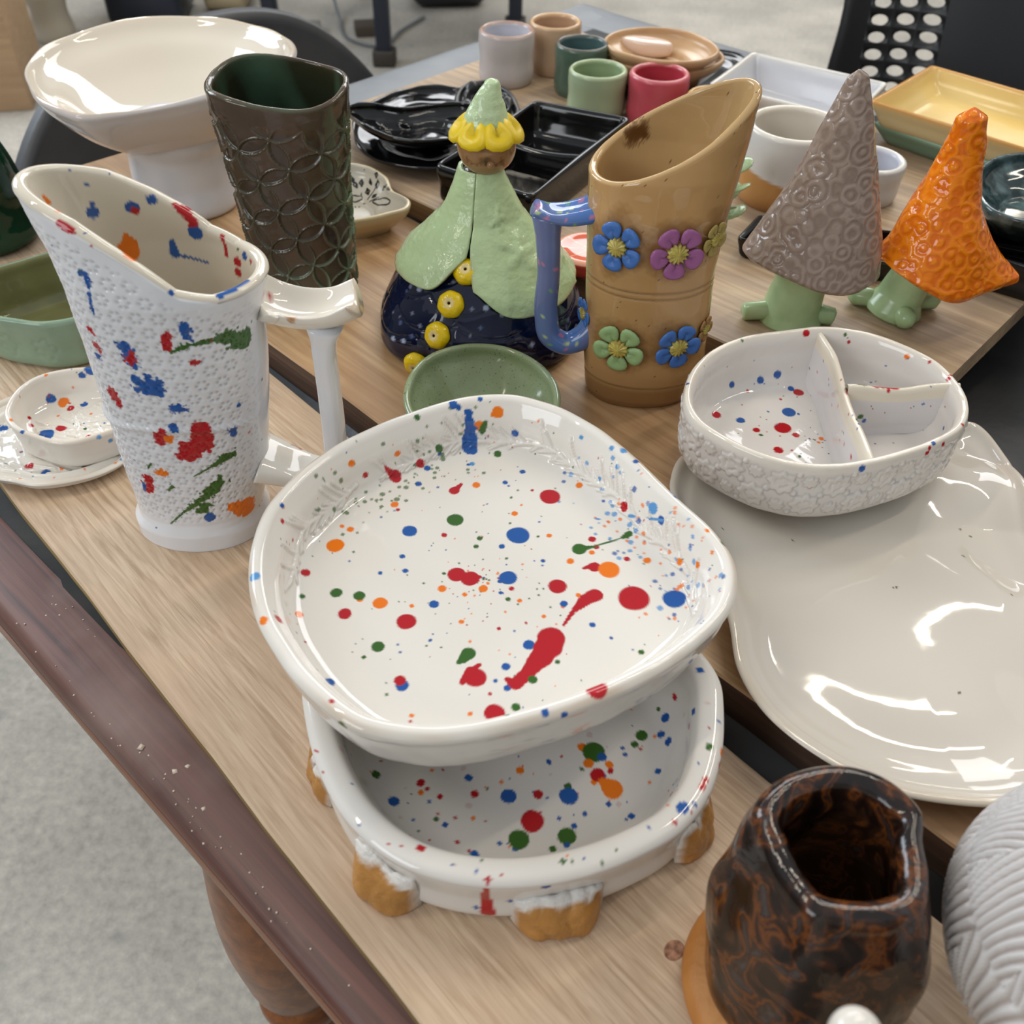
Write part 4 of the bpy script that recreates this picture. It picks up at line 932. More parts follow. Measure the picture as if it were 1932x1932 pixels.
    divider([(1600, 725), (1650, 724), (1700, 722), (1760, 720), (1812, 722)], 'divider')
divided_dish()

# ------------------------------------------------------------------ near right: treacle-brown cup, carved vase, small white knob
def brown_cup():
    cb = at(1500, 1862, Z1)[:2]; zr = Z1 + 0.098
    pts = [(1428, 1533), (1464, 1478), (1522, 1453), (1612, 1449), (1685, 1478), (1738, 1533), (1737, 1580), (1746, 1641), (1739, 1708), (1667, 1743), (1594, 1741), (1540, 1728), (1486, 1667), (1449, 1594)]
    c, R = px_outline(pts, zr, 240)
    loc = np.array([cb[0], cb[1], up(Z1)]); h = zr - Z1; sh = c - cb
    t = thing('cup', 'pinched treacle-brown glazed cup with an unglazed orange foot, near corner', 'cup', loc)
    rm = np.linalg.norm(R, axis=1).mean(); Rc = circle(240, rm)
    th = np.arctan2(Rc[:, 1], Rc[:, 0]); rr = np.interp(th, *(lambda A, B: (A[np.argsort(A)], B[np.argsort(A)]))(np.arctan2(R[:, 1], R[:, 0]), np.linalg.norm(R, axis=1)), period=2 * PI)
    prof = [(1.10, 0, 0.0), (1.2, 0, 0.006), (1.34, 0, 0.03), (1.36, 0, 0.05), (1.22, 0, 0.075), (1.06, 0, 0.092), (1.0, 0, h), (0.95, -0.002, h + 0.002), (0.88, -0.004, h), (0.86, -0.005, h - 0.01), (0.95, -0.005, 0.07), (1.1, -0.005, 0.04), (1.0, -0.006, 0.012), (0.6, -0.004, 0.008), (0, 0, 0.008)]
    pr = catmull(np.array(prof) * [rm, 1, 1], 150); G = np.zeros((150, 240, 3))
    for i in range(150):
        w = np.clip(pr[i, 2] / h, 0, 1) ** 1.5; rad = np.maximum(((1 - w) * rm + w * rr) * pr[i, 0] / rm + pr[i, 1], 2e-4)
        G[i, :, 0] = np.cos(th) * rad + sh[0] * np.clip(pr[i, 2] / h, 0, 1); G[i, :, 1] = np.sin(th) * rad + sh[1] * np.clip(pr[i, 2] / h, 0, 1); G[i, :, 2] = pr[i, 2]
    k = int(np.argmax(pr[:, 2]))
    folds = 0.0028 * fnoise(G * [1, 1, 0.6], 95, 3, 3) * np.clip(np.sin(np.clip(np.arange(150) / k, 0, 1) * PI), 0, 1)[:, None]
    folds[k:] *= 0.3
    G = G + normals(G) * folds[..., None]; G[..., 2] += 0.002 * fnoise(G * [1, 1, 0], 80, 6) * np.clip(G[..., 2] / h, 0, 1)
    G = np.concatenate([np.mean(G[0], 0)[None, None] + (G[:1] - np.mean(G[0], 0)) * 0.02, G])
    m, nt, b = M_treacle()
    build_rings('body', G, m, t)
    f, _ = rings(circle(96, 1.0), [(0, 0, 0), (0.036, 0, 0), (0.0440, 0, 0.0015), (0.0460, 0, 0.006), (0.0435, 0, 0.0105), (0.036, 0, 0.014), (0.0, 0, 0.014)], 40)
    f[..., 0] -= 0.005; f[..., 1] -= 0.002
    ft = build_rings('foot', f, glaze('bare_orange_clay', L(192, 132, 68), 0.45, L(176, 114, 54), 40, bump=0.2, bscale=300), t); ft['label'] = 'unglazed orange clay foot'
def M_treacle():
    m, nt, b = nodes('treacle_glaze'); N = nt.nodes.new; K = nt.links.new
    tc = N('ShaderNodeTexCoord'); n1 = N('ShaderNodeTexNoise'); n1.inputs['Scale'].default_value = 55; n1.inputs['Detail'].default_value = 5; n1.inputs['Distortion'].default_value = 1.5
    K(tc.outputs['Object'], n1.inputs['Vector'])
    r = N('ShaderNodeValToRGB'); e = r.color_ramp.elements; e[0].position = 0.30; e[0].color = rgba(L(18, 12, 10)); e[1].position = 0.75; e[1].color = rgba(L(78, 74, 74))  # grey end of the ramp is highlight colour painted into the glaze
    for p_, c_ in ((0.44, L(30, 19, 15)), (0.52, L(58, 34, 22)), (0.56, L(104, 58, 24)), (0.60, L(46, 30, 24))): q = e.new(p_); q.color = rgba(c_)
    K(n1.outputs['Fac'], r.inputs[0]); K(r.outputs[0], b.inputs['Base Color']); b.inputs['Roughness'].default_value = 0.08
    bp = N('ShaderNodeBump'); bp.inputs['Strength'].default_value = 0.3; bp.inputs['Distance'].default_value = 0.002; K(n1.outputs['Fac'], bp.inputs['Height']); K(bp.outputs[0], b.inputs['Normal'])
    return m, nt, b
brown_cup()

def carved_vase():
    loc = np.array([*at(2005, 1935, Z1)[:2], up(Z1)])
    R = circle(560, 1.0)
    prof = [(0, 0, 0), (0.022, 0, 0), (0.0255, 0, 0.003), (0.0265, 0, 0.022), (0.034, 0, 0.031), (0.060, 0, 0.047), (0.069, 0, 0.070), (0.066, 0, 0.095), (0.052, 0, 0.125), (0.037, 0, 0.15), (0.033, 0, 0.16), (0.0335, 0, 0.166), (0.031, 0, 0.168), (0.0285, 0, 0.164), (0.032, 0, 0.15), (0.06, 0, 0.09), (0.060, 0, 0.06), (0.028, 0, 0.04), (0.018, 0, 0.012), (0, 0, 0.012)]
    Vv, pr = rings(R, prof, 260); k = int(np.argmax(pr[:, 2]))
    th = np.arctan2(Vv[..., 1], Vv[..., 0]); z = Vv[..., 2]
    out = np.zeros(z.shape, bool); out[30:k - 12] = True
    # grass-like strokes: leaning blades in staggered tufts
    row = np.floor(z / 0.030); a_ = th * 11 / (2 * PI) + 0.5 * (row % 2) + 0.25 * fnoise(Vv, 30, 5); cell = a_ - np.round(a_); zz = z / 0.030 - row
    fan = cell * (1.9 - 0.9 * zz) + 0.05 * fnoise(Vv, 90, 3)
    d = np.clip(0.5 + 0.62 * np.sin(fan * 42 + 0.8 * fnoise(Vv, 60, 7)), 0, 1) * out
    d = d * np.clip(1.25 - 0.9 * np.abs(zz - 0.5), 0, 1)
    Vv = Vv + normals(Vv) * (0.0020 * d)[..., None]
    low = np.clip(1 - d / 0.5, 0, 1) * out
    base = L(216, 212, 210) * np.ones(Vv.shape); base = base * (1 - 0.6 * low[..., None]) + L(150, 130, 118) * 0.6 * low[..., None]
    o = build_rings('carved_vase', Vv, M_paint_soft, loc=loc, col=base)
    tag(o, 'pale grey vase with carved grass-like strokes, at the right corner', 'vase')
carved_vase()
Vv, _ = rings(circle(60, 1.0), [(0, 0, 0), (0.014, 0, 0), (0.0175, 0, 0.003), (0.0185, 0, 0.03), (0.0175, 0, 0.075), (0.013, 0, 0.105), (0.0065, 0, 0.125), (0.0052, 0, 0.135), (0.0055, 0, 0.139), (0.0073, 0, 0.143), (0.0076, 0, 0.147), (0.0062, 0, 0.1515), (0.003, 0, 0.1535), (0, 0, 0.1537)], 110)
tag(build_rings('stoppered_bottle', Vv, M_white, loc=(0.101, 0.095, up(Z1))), 'round white stopper showing at the bottom edge below the brown cup', 'bottle')

# ------------------------------------------------------------------ dark vase with interlaced petals
def petal_vase():
    loc = np.array([-0.171, 0.692, up(Z2)])
    def zrim(th): return 0.176 + 0.005 * np.sin(th - 0.4) + 0.002 * np.cos(3 * th)
    def xr(z, th): return np.interp(z, [0, 0.004, 0.05, 0.12, 0.165, 0.18], [0.036, 0.0385, 0.041, 0.0445, 0.049, 0.050])
    def xl(z, th): return -np.interp(z, [0, 0.004, 0.05, 0.12, 0.165, 0.18], [0.036, 0.0385, 0.041, 0.046, 0.050, 0.0505])
    def yc(z): return 0.0 * z
    def ry(z, th): return np.interp(z, [0, 0.004, 0.1, 0.18], [0.031, 0.033, 0.036, 0.040])
    Vv, k = body_rings(xl, xr, yc, ry, zrim, 0.0048, 260, 40, 400, p=2.25)
    z = Vv[..., 2]; outm = np.zeros(z.shape, bool); outm[3:k - 8] = True
    per = np.concatenate([[0], np.cumsum(np.linalg.norm(np.diff(Vv[120], axis=0), axis=1))]); a = np.broadcast_to(per[None], z.shape)
    ca, sa = math.cos(0.42), math.sin(0.42); d = 0.0245
    A = (a * ca + z * sa); B = (-a * sa + z * ca); Rr = d / math.sqrt(2)
    ia, ib = np.round(A / d), np.round(B / d); lines = np.zeros(z.shape)
    for da in (-1, 0, 1):
        for db in (-1, 0, 1):
            rho = np.hypot(A - (ia + da) * d, B - (ib + db) * d); lines = np.maximum(lines, np.exp(-((rho - Rr) / 0.0007) ** 2))
    cnt = np.zeros(z.shape)
    for da in (-1, 0, 1):
        for db in (-1, 0, 1):
            cnt += np.hypot(A - (ia + da) * d, B - (ib + db) * d) < Rr
    petal = np.clip(cnt - 1, 0, 1)
    fade = outm * np.clip((zrim(np.linspace(0, 2 * PI, 400, endpoint=False))[None] - 0.012 - z) / 0.008, 0, 1)
    Vv = Vv + normals(Vv) * (fade * (0.0014 * lines - 0.0012 * petal) + 0.0004 * fnoise(Vv, 180, 3) + 0.0009 * fnoise(Vv, 45, 7))[..., None]
    base = L(70, 53, 42) * np.ones(Vv.shape) * (1 + 0.25 * fnoise(Vv, 70, 5))[..., None]
    base = base * (1 - 0.28 * petal * fade)[..., None]
    gr = np.clip(0.5 + 0.7 * fnoise(Vv, 28, 6), 0.15, 1) * (0.14 + 0.86 * lines * fade)
    base = base * (1 - gr[..., None]) + L(120, 142, 112) * gr[..., None]
    base[k:] = (L(40, 44, 30) * np.ones(Vv[k:].shape)); gi = np.clip(0.3 + 1.2 * fnoise(Vv[k:] * [1, 1, 0.35], 90, 8), 0, 1)[..., None]; base[k:] = base[k:] * (1 - 0.75 * gi) + L(86, 124, 100) * 0.75 * gi
    rimb = np.exp(-((np.arange(len(Vv)) - k - 3) / 4.0) ** 2)[:, None, None]; base = base * (1 - 0.5 * rimb) + L(104, 78, 60) * 0.5 * rimb
    o = build_rings('petal_vase', Vv, glaze('bronze_green_glaze', None, 0.16, bump=0.15, bscale=150), loc=loc, col=base)
    tag(o, 'dark bronze-green vase carved with interlaced petals, behind the splattered jug', 'vase')
petal_vase()

# ------------------------------------------------------------------ white pedestal bowl
def pedestal_bowl():
    zr = 0.147
    pts = [(42, 123), (48, 157), (75, 194), (112, 211), (149, 220), (224, 213), (317, 198), (400, 180), (475, 158), (535, 130), (559, 97), (552, 78), (522, 56), (447, 32), (335, 25), (224, 37), (149, 54), (93, 75), (56, 101)]
    c, R = px_outline(pts, zr, 260); base = at(335, 384, Z2)
    loc = np.array([-0.318, 0.868, up(Z2)]); h = zr - Z2
    t = thing('pedestal_bowl', 'large white oval bowl on a round pedestal foot, far left', 'bowl', loc)
    off = np.array([c[0] - loc[0], c[1] - loc[1]])
    zb = 0.062
    prof = [(0, 0, zb), (0.25, 0, zb), (0.45, 0, zb + 0.004), (0.68, 0, zb + 0.018), (0.86, 0, zb + 0.036), (0.97, 0, h - 0.008), (1.0, -0.0005, h - 0.002), (1.0, -0.0022, h), (1.0, -0.0042, h - 0.001), (0.97, -0.005, h - 0.008), (0.84, -0.005, zb + 0.040), (0.66, -0.003, zb + 0.0235), (0.45, 0, zb + 0.012), (0.2, 0, zb + 0.008), (0, 0, zb + 0.0075)]
    Vv, pr = rings(R, prof, 150)
    w = np.clip((Vv[..., 2] - zb) / (h - zb), 0, 1); Vv[..., :2] += off * (0.35 + 0.65 * w)[..., None]
    Vv[..., 2] += 0.003 * fnoise(Vv * [1, 1, 0], 22, 2, 2) * w
    Vv = Vv + normals(Vv) * (0.0012 * fnoise(Vv, 55, 5, 2))[..., None]
    k = int(np.argmax(pr[:, 2])); cb = L(222, 212, 196) * np.ones(Vv.shape); cb[:k] = L(208, 202, 200)
    cb = cb * (1 + 0.03 * fnoise(Vv, 18, 3))[..., None]
    e = np.exp(-((np.arange(150) - k) / 1.5) ** 2)[:, None] * np.clip(0.4 + fnoise(Vv, 50, 6), 0, 1); cb = cb * (1 - 0.5 * e[..., None]) + L(190, 160, 122) * 0.5 * e[..., None]
    build_rings('bowl', Vv, M_paint, t, col=cb)
    f, _ = rings(circle(140, 1.0), [(0, 0, 0.0005), (0.044, 0, 0), (0.0465, 0, 0.001), (0.0455, 0, 0.03), (0.0455, 0, 0.055), (0.049, 0, 0.066), (0.049, 0, 0.073), (0, 0, 0.073)], 70)
    f = f + normals(f) * (0.0008 * fnoise(f, 50, 5))[..., None]
    build_rings('pedestal', f, M_paint, t, col=np.broadcast_to(L(204, 203, 206), f.shape))
pedestal_bowl()

# ------------------------------------------------------------------ fairy figurine
def fairy():
    loc = np.array([-0.027, 0.658, up(Z2)])
    t = thing('fairy_figurine', 'clay fairy with a pointed green hat, leaf cape and spotted navy skirt', 'figurine', loc)
    N_ = 300; th = np.linspace(0, 2 * PI, N_, endpoint=False)
    prof = [(0, 0, 0), (0.055, 0, 0.0), (0.070, 0, 0.001), (0.0755, 0, 0.006), (0.076, 0, 0.014), (0.072, 0, 0.030), (0.064, 0, 0.047), (0.052, 0, 0.062), (0.036, 0, 0.075), (0.02, 0, 0.085), (0, 0, 0.087)]
    Vv, pr = rings(circle(N_, 1.0), prof, 170)
    z = Vv[..., 2]; hem = np.clip(1 - z / 0.05, 0, 1)
    lob = 1 + hem * (0.075 * np.abs(np.sin(3.5 * (th + 0.3)))[None] - 0.03 + 0.03 * np.sin(2 * th + 1)[None])
    Vv[..., :2] *= lob[..., None]; Vv[..., 0] *= 1.04
    # scale-like petal outlines
    row = np.floor((z - 0.004) / 0.014); a = (th[None] * 7 / (2 * PI) + 0.5 * (row % 2)) % 1.0; zz = ((z - 0.004) / 0.014) % 1.0
    arc = np.exp(-((zz - (0.15 + 0.6 * np.abs(2 * a - 1) ** 2)) / 0.045) ** 2)
    Vv = Vv + normals(Vv) * (-0.0007 * arc * (z > 0.008) + 0.0011 * fnoise(Vv, 70, 3) + 0.0002 * fnoise(Vv, 300, 4))[..., None]
    pt = Paint(Vv, L(10, 20, 52) * np.ones(Vv.shape) * (1 + 0.35 * fnoise(Vv, 60, 4))[..., None], loc)
    k_ = 0.207
    for i, (x, y, r) in enumerate([(520, 405, 28), (440, 375, 20), (480, 258, 16), (280, 860, 22), (375, 890, 22), (178, 885, 18), (205, 610, 13), (288, 625, 14), (345, 655, 12), (530, 760, 18), (1455, 505, 32), (1340, 455, 26), (1300, 640, 28), (1405, 665, 20), (1520, 665, 22), (1170, 420, 22), (1160, 590, 26), (1595, 570, 22), (1565, 925, 22), (1760, 1030, 18), (840, 345, 14), (690, 250, 14), (1010, 610, 16), (460, 640, 18), (1240, 560, 14), (1000, 850, 14)]):
        p, w, d = pt.find(680 + x * k_, 460 + y * k_); pt.ball(p, r * k_ * w / FPX, L(168, 182, 212) * (1.0 if r > 21 else 0.5), 0.1, i, 0.0008)
    g = np.random.default_rng(4)
    for i in g.choice(len(pt.P), 60): pt.ball(pt.P[i], g.uniform(0.001, 0.0022), L(96, 116, 164), 0.1, int(i) % 40, 0.0008, 0.7)
    build_rings('skirt', Vv, M_paint, t, col=pt.col)
    Nn = normals(Vv).reshape(-1, 3); P_ = Vv.reshape(-1, 3)
    Vb, _ = rings(circle(28, 0.0098), [(0, 0, -0.003), (0.7, 0, -0.003), (1.0, 0, 0.0), (1.0, 0, 0.003), (0.8, 0, 0.006), (0.45, 0, 0.0072), (0.14, 0, 0.0068), (0.0, 0, 0.0045)], 30)
    Vb[..., :2] *= (1 + 0.025 * np.cos(7 * np.linspace(0, 2 * PI, 28, endpoint=False)))[None, :, None]
    rb = np.linalg.norm(Vb[..., :2], axis=-1); cb = L(236, 202, 8) * np.ones(Vb.shape); cb[rb < 0.0042] = L(236, 214, 150); cb[(rb < 0.0011)] = L(60, 40, 20)
    M_btn = glaze('yellow_button_glaze', None, 0.1, bump=0.4, bscale=260)
    first = None
    for x, y in ((879, 514), (850, 576), (825, 634), (786, 688)):
        p, w, d = pt.find(x, y); q = p - loc; i = np.argmin(np.linalg.norm(P_ - q, axis=1)); n = Nn[i]; ex = np.cross([0, 0, 1], n); ex /= np.linalg.norm(ex); ey = np.cross(n, ex)
        if first is None: first = b_ = build_rings('button', Vb, M_btn, t, col=cb)
        else: b_ = first.copy(); COL.objects.link(b_); b_.parent = t
        b_.matrix_local = Matrix(((ex[0], ey[0], n[0], q[0]), (ex[1], ey[1], n[1], q[1]), (ex[2], ey[2], n[2], q[2]), (0, 0, 0, 1)))
    # leaf cape, open in front
    nt_, nz = 150, 70
    open_a = -PI / 2 - 0.18; half = 0.012
    T_ = np.linspace(open_a + half, open_a + 2 * PI - half, nt_); S_ = np.linspace(0, 1, nz)
    G = np.zeros((nz, nt_, 3))
    dist_open = np.minimum(T_ - (open_a + half), (open_a + 2 * PI - half) - T_)
    right = (T_ < open_a + PI)
    zlow = np.where(right, 0.046 + 0.020 * np.clip(1 - dist_open / 0.45, 0, 1) + 0.012 * np.clip((dist_open - 1.2) / 0.8, 0, 1), 0.060 + 0.026 * np.clip(1 - dist_open / 0.30, 0, 1))
    ker = np.exp(-np.linspace(-2, 2, 15) ** 2); zlow = np.convolve(np.pad(zlow, 7, mode='edge'), ker / ker.sum(), 'valid')
    for i, s_ in enumerate(S_):
        z_ = 0.134 * (1 - s_) + zlow * s_
        r_ = np.interp(z_, [0.04, 0.055, 0.07, 0.085, 0.10, 0.12, 0.134], [0.0745, 0.0675, 0.0560, 0.0415, 0.0290, 0.0195, 0.0145])
        gap = np.clip((0.088 - z_) / 0.03, 0, 1) * 0.13 * np.exp(-dist_open / 0.35) * np.where(right, 1, -1)
        G[i, :, 0] = np.cos(T_ + gap) * r_ * 1.02; G[i, :, 1] = np.sin(T_ + gap) * r_ * 0.9; G[i, :, 2] = z_
    Gn = normals(G, False); Gn *= np.sign((Gn[..., :2] * G[..., :2]).sum(-1).mean())
    pz = G[..., 2]; arcl = (T_[None] - open_a) * 0.035
    # pressed flower and stems on the cape
    rel = 0
    for fa, fz, fr in ((0.030, 0.083, 0.0125), (0.021, 0.105, 0.009), (0.055, 0.07, 0.010)):
        rho = np.hypot(arcl - fa, pz - fz); ph = np.arctan2(pz - fz, arcl - fa)
        rel = rel + np.clip((fr * (0.62 + 0.38 * np.cos(5 * ph)) - rho) / 0.0015, 0, 1) * 0.8
        rel = rel + 0.8 * np.exp(-((arcl - fa - 0.1 * (pz - fz)) / 0.0009) ** 2) * (pz < fz) + np.exp(-(rho / 0.003) ** 2)
    G = G + Gn * (0.0011 * rel + 0.0012 * fnoise(G, 90, 3) + 0.0005 * fnoise(G, 330, 5))[..., None]
    cg = L(188, 211, 162) * np.ones(G.shape) * (1 + 0.10 * fnoise(G, 80, 2))[..., None]
    ed = np.clip(1 - dist_open / 0.09, 0, 1)[None] * np.ones(nz)[:, None]; ed = np.maximum(ed, np.clip((S_ - 0.95) / 0.05, 0, 1)[:, None]); ed = ed * np.clip(0.4 + fnoise(G, 120, 9), 0, 1)
    cg = cg * (1 - 0.5 * ed[..., None]) + L(170, 148, 110) * 0.5 * ed[..., None]
    cape = build('cape', G[::-1], grid_faces(nz, nt_, False), M_cape, t, col=cg[::-1]); solid(cape, 0.0035, 0)
    # body, head, hat
    Vb2, _ = rings(circle(60, 1.0), [(0.034, 0, 0.07), (0.028, 0, 0.09), (0.015, 0, 0.118), (0.011, 0, 0.134), (0.0, 0, 0.136)], 40)
    build_rings('bodice', Vb2, M_paint, t, col=np.broadcast_to(L(70, 56, 34), Vb2.shape))
    Vh, _ = rings(circle(80, 1.0), [(0, 0, -0.017), (0.008, 0, -0.0165), (0.0165, 0, -0.010), (0.0205, 0, 0.0), (0.0195, 0, 0.009), (0.012, 0, 0.016), (0, 0, 0.0185)], 60)
    Vh = Vh + normals(Vh) * (0.0005 * fnoise(Vh, 220, 3))[..., None]
    hc = L(150, 112, 74) * np.ones(Vh.shape) * (1 + 0.1 * fnoise(Vh, 120, 3))[..., None]
    # closed eyes with lashes, small mouth and nose
    az = np.arctan2(Vh[..., 1], Vh[..., 0]) + PI / 2; zz = Vh[..., 2]
    for e0 in (-0.42, 0.30):
        lid = np.exp(-(((az - e0) ** 2 + ((zz + 0.001) / 0.0125) ** 2 - 0.075) / 0.02) ** 2) * (zz < 0.001)
        lash = (np.abs(np.sin((az - e0) * 16)) > 0.75) * (np.hypot(az - e0, (zz + 0.001) / 0.0125) > 0.27) * (np.hypot(az - e0, (zz + 0.001) / 0.0125) < 0.44) * (zz < -0.001)
        Vh = Vh + normals(Vh) * (-0.0006 * lid)[..., None]
        hc = hc * (1 - 0.4 * lid[..., None]) ; hc[lash] = hc[lash] * 0.55
    hole = np.hypot(az - 0.06, (zz + 0.0015) / 0.02); hc = hc * (1 - 0.55 * np.clip((0.2 - hole) / 0.06, 0, 1))[..., None]
    head = build_rings('head', Vh, M_paint, t, col=hc); head.location = (0.004, -0.004, 0.149)
    nose, _ = rings(circle(16, 1.0), [(0, 0, -1), (0.8, 0, -0.6), (1, 0, 0), (0.7, 0, 0.7), (0, 0, 1)], 10)
    ns = build_rings('nose', nose * 0.0028, M_paint, head, col=np.broadcast_to(L(150, 112, 74), nose.shape)); ns.location = (0.0035, -0.0195, -0.004)
    # drooping yellow petals as hair
    Vp = make_petal_mesh(); fp = None
    M_pet = M_yellow
    for j in range(7):
        if fp is None: fp = pe = build_rings('flower_petal', Vp, M_pet, t)
        else: pe = fp.copy(); COL.objects.link(pe); pe.parent = t
        an = -PI / 2 + 0.45 + j * 2 * PI / 7
        pe.matrix_local = Matrix.Translation((0.004, -0.004, 0.1665)) @ Matrix.Rotation(an, 4, 'Z') @ Matrix.Translation((0.0105, 0, 0.0055)) @ Matrix.Rotation(0.88, 4, 'Y') @ Matrix.Diagonal((0.0225, 0.0275, 0.030, 1))
    hp = catmull([(0.004, -0.004, 0.164), (0.0045, -0.004, 0.172), (0.006, -0.0035, 0.182), (0.0075, -0.003, 0.190), (0.0072, -0.003, 0.1945)], 50)
    u = np.linspace(0, 1, 50)
    hat = tube(hp, np.interp(u, [0, 0.15, 0.3, 0.55, 0.8, 0.95, 1], [0.0165, 0.0160, 0.0140, 0.0098, 0.0065, 0.0046, 0.001]), 60, up=(0, 1, 0))
    hat = hat + normals(hat) * (0.0009 * fnoise(hat, 260, 3))[..., None]
    build_rings('hat', hat, M_cape, t, col=L(192, 213, 168) * np.ones(hat.shape) * (1 + 0.12 * fnoise(hat, 200, 5))[..., None])
M_cape = glaze('leaf_green_glaze', None, 0.16, bump=0.35, bscale=260)
fairy()

# ------------------------------------------------------------------ two gnomes
M_green_stem = glaze('pale_green_glaze', L(176, 200, 152), 0.2, L(154, 182, 132), 40, bump=0.1, bscale=80)
def gnome_grey():
    loc = np.array([*at(1492, 606, Z3)[:2], up(Z3)]); loc[1] += 0.006
    t = thing('gnome', 'gnome with a tall grey-brown swirl-stamped cone hat on a green stump', 'figurine', loc)
    N_ = 200
    hp = catmull([(0.006, 0, 0.0465), (0.007, 0, 0.066), (0.0085, 0, 0.10), (0.0075, 0, 0.14), (0.007, 0, 0.170), (0.006, 0, 0.184), (0.0055, 0, 0.187)], 150); u = np.linspace(0, 1, 150)
    hat = tube(hp, np.interp(u, [0, 0.02, 0.08, 0.2, 0.45, 0.7, 0.9, 0.97, 1], [0.0500, 0.0525, 0.0500, 0.0445, 0.0315, 0.0190, 0.0095, 0.0065, 0.001]), N_, up=(0, 1, 0))
    hat[..., 1] *= 0.70
    thh = np.arctan2(hat[..., 1], hat[..., 0] - 0.007); lo = np.clip(1 - u * 5, 0, 1)[:, None]
    hat[..., 2] += lo * (0.003 * np.sin(2 * thh + 0.6) - 0.004 * np.cos(thh + 0.5))
    hat = hat + normals(hat) * (0.0012 * fnoise(hat, 55, 3))[..., None]
    build_rings('hat', hat, swirl('grey_swirl_glaze', L(166, 148, 136), L(146, 127, 115), 0.15, 70, 19, 0.45), t)
    sp_ = catmull([(0.0, 0, 0.0), (0.0, 0, 0.012), (0.002, 0, 0.03), (0.005, 0, 0.058)], 40); us = np.linspace(0, 1, 40)
    st = tube(sp_, np.interp(us, [0, 0.15, 0.5, 1], [0.0255, 0.0225, 0.0200, 0.0215]), 60, up=(0, 1, 0))
    build_rings('stump', st, M_green_stem, t)
    for x, y, l in ((-1, -0.12, 0.016), (0.95, -0.3, 0.010), (0.2, 1, 0.012)):
        d = np.array([x, y, 0.0]); d /= np.linalg.norm(d)
        pth = np.array([d * 0.012 + [0, 0, 0.0085], d * 0.022 + [0, 0, 0.0075], d * (0.022 + l) + [0, 0, 0.0072], d * (0.0235 + l) + [0, 0, 0.007]])
        build_rings('root', tube(pth, np.array([0.0085, 0.0075, 0.0068, 0.004]), 20), M_green_stem, t)
def gnome_orange():
    loc = np.array([*at(1684, 592, Z3)[:2], up(Z3)]); loc[1] += 0.004
    t = thing('gnome', 'gnome with a dripping bright orange hat with curled brim, on a green stump', 'figurine', loc)
    hp = catmull([(0.019, -0.006, 0.040), (0.018, -0.005, 0.055), (0.016, -0.002, 0.085), (0.0135, 0, 0.12), (0.0125, 0, 0.142), (0.011, 0, 0.156), (0.0105, 0, 0.159)], 150); u = np.linspace(0, 1, 150)
    hat = tube(hp, np.interp(u, [0, 0.03, 0.1, 0.25, 0.5, 0.72, 0.86, 0.95, 1], [0.043, 0.046, 0.0425, 0.036, 0.0250, 0.0155, 0.0112, 0.0098, 0.001]), 200, up=(0, 1, 0))
    hat[..., 1] = hp[:, None, 1] + (hat[..., 1] - hp[:, None, 1]) * 0.8
    thh = np.arctan2(hat[..., 1] - hp[:, None, 1], hat[..., 0] - hp[:, None, 0]); lo = np.clip(1 - u * 3.2, 0, 1)[:, None]
    curl = np.exp(-((thh + 0.25) / 0.38) ** 2); front = np.exp(-((thh + 1.2) / 0.7) ** 2); left = np.exp(-((np.abs(thh) - PI) / 0.8) ** 2)
    side = np.exp(-((thh + 0.25) / 0.6) ** 2) * np.clip(1 - np.abs(u - 0.42) * 3, 0, 1)[:, None]
    hat[..., 2] += lo ** 2 * (-0.012 * front + 0.014 * left - 0.003 * curl)
    hat[..., 0] += lo ** 2.2 * 0.021 * curl - 0.006 * side
    hat = hat + normals(hat) * (0.0014 * fnoise(hat, 60, 3) + 0.0004 * fnoise(hat, 240, 6))[..., None]
    build_rings('hat', hat, swirl('orange_drip_glaze', L(242, 134, 14), L(224, 108, 6), 0.07, 95, 12, 0.5, 0.0016), t)
    sp_ = catmull([(0.0, 0, 0.0), (0.002, 0, 0.01), (0.006, 0, 0.026), (0.012, -0.002, 0.046)], 40); us = np.linspace(0, 1, 40)
    st = tube(sp_, np.interp(us, [0, 0.1, 0.3, 0.6, 1], [0.0215, 0.0225, 0.018, 0.0168, 0.019]), 60, up=(0, 1, 0))
    build_rings('stump', st, M_green_stem, t)
    for x, y, l, r in ((-0.95, 0.35, 0.010, 0.009), (0.9, 0.15, 0.013, 0.0085), (0.1, -1, 0.006, 0.009)):
        d = np.array([x, y, 0.0]); d /= np.linalg.norm(d)
        pth = np.array([d * 0.010 + [0, 0, 0.008], d * 0.018 + [0, 0, 0.0085], d * (0.021 + l) + [0, 0, 0.0075], d * (0.025 + l) + [0, 0, 0.006]])
        build_rings('root', tube(pth, np.array([0.5, 0.8, 0.85, 0.35]) * r, 20), M_green_stem, t)
gnome_grey(); gnome_orange()

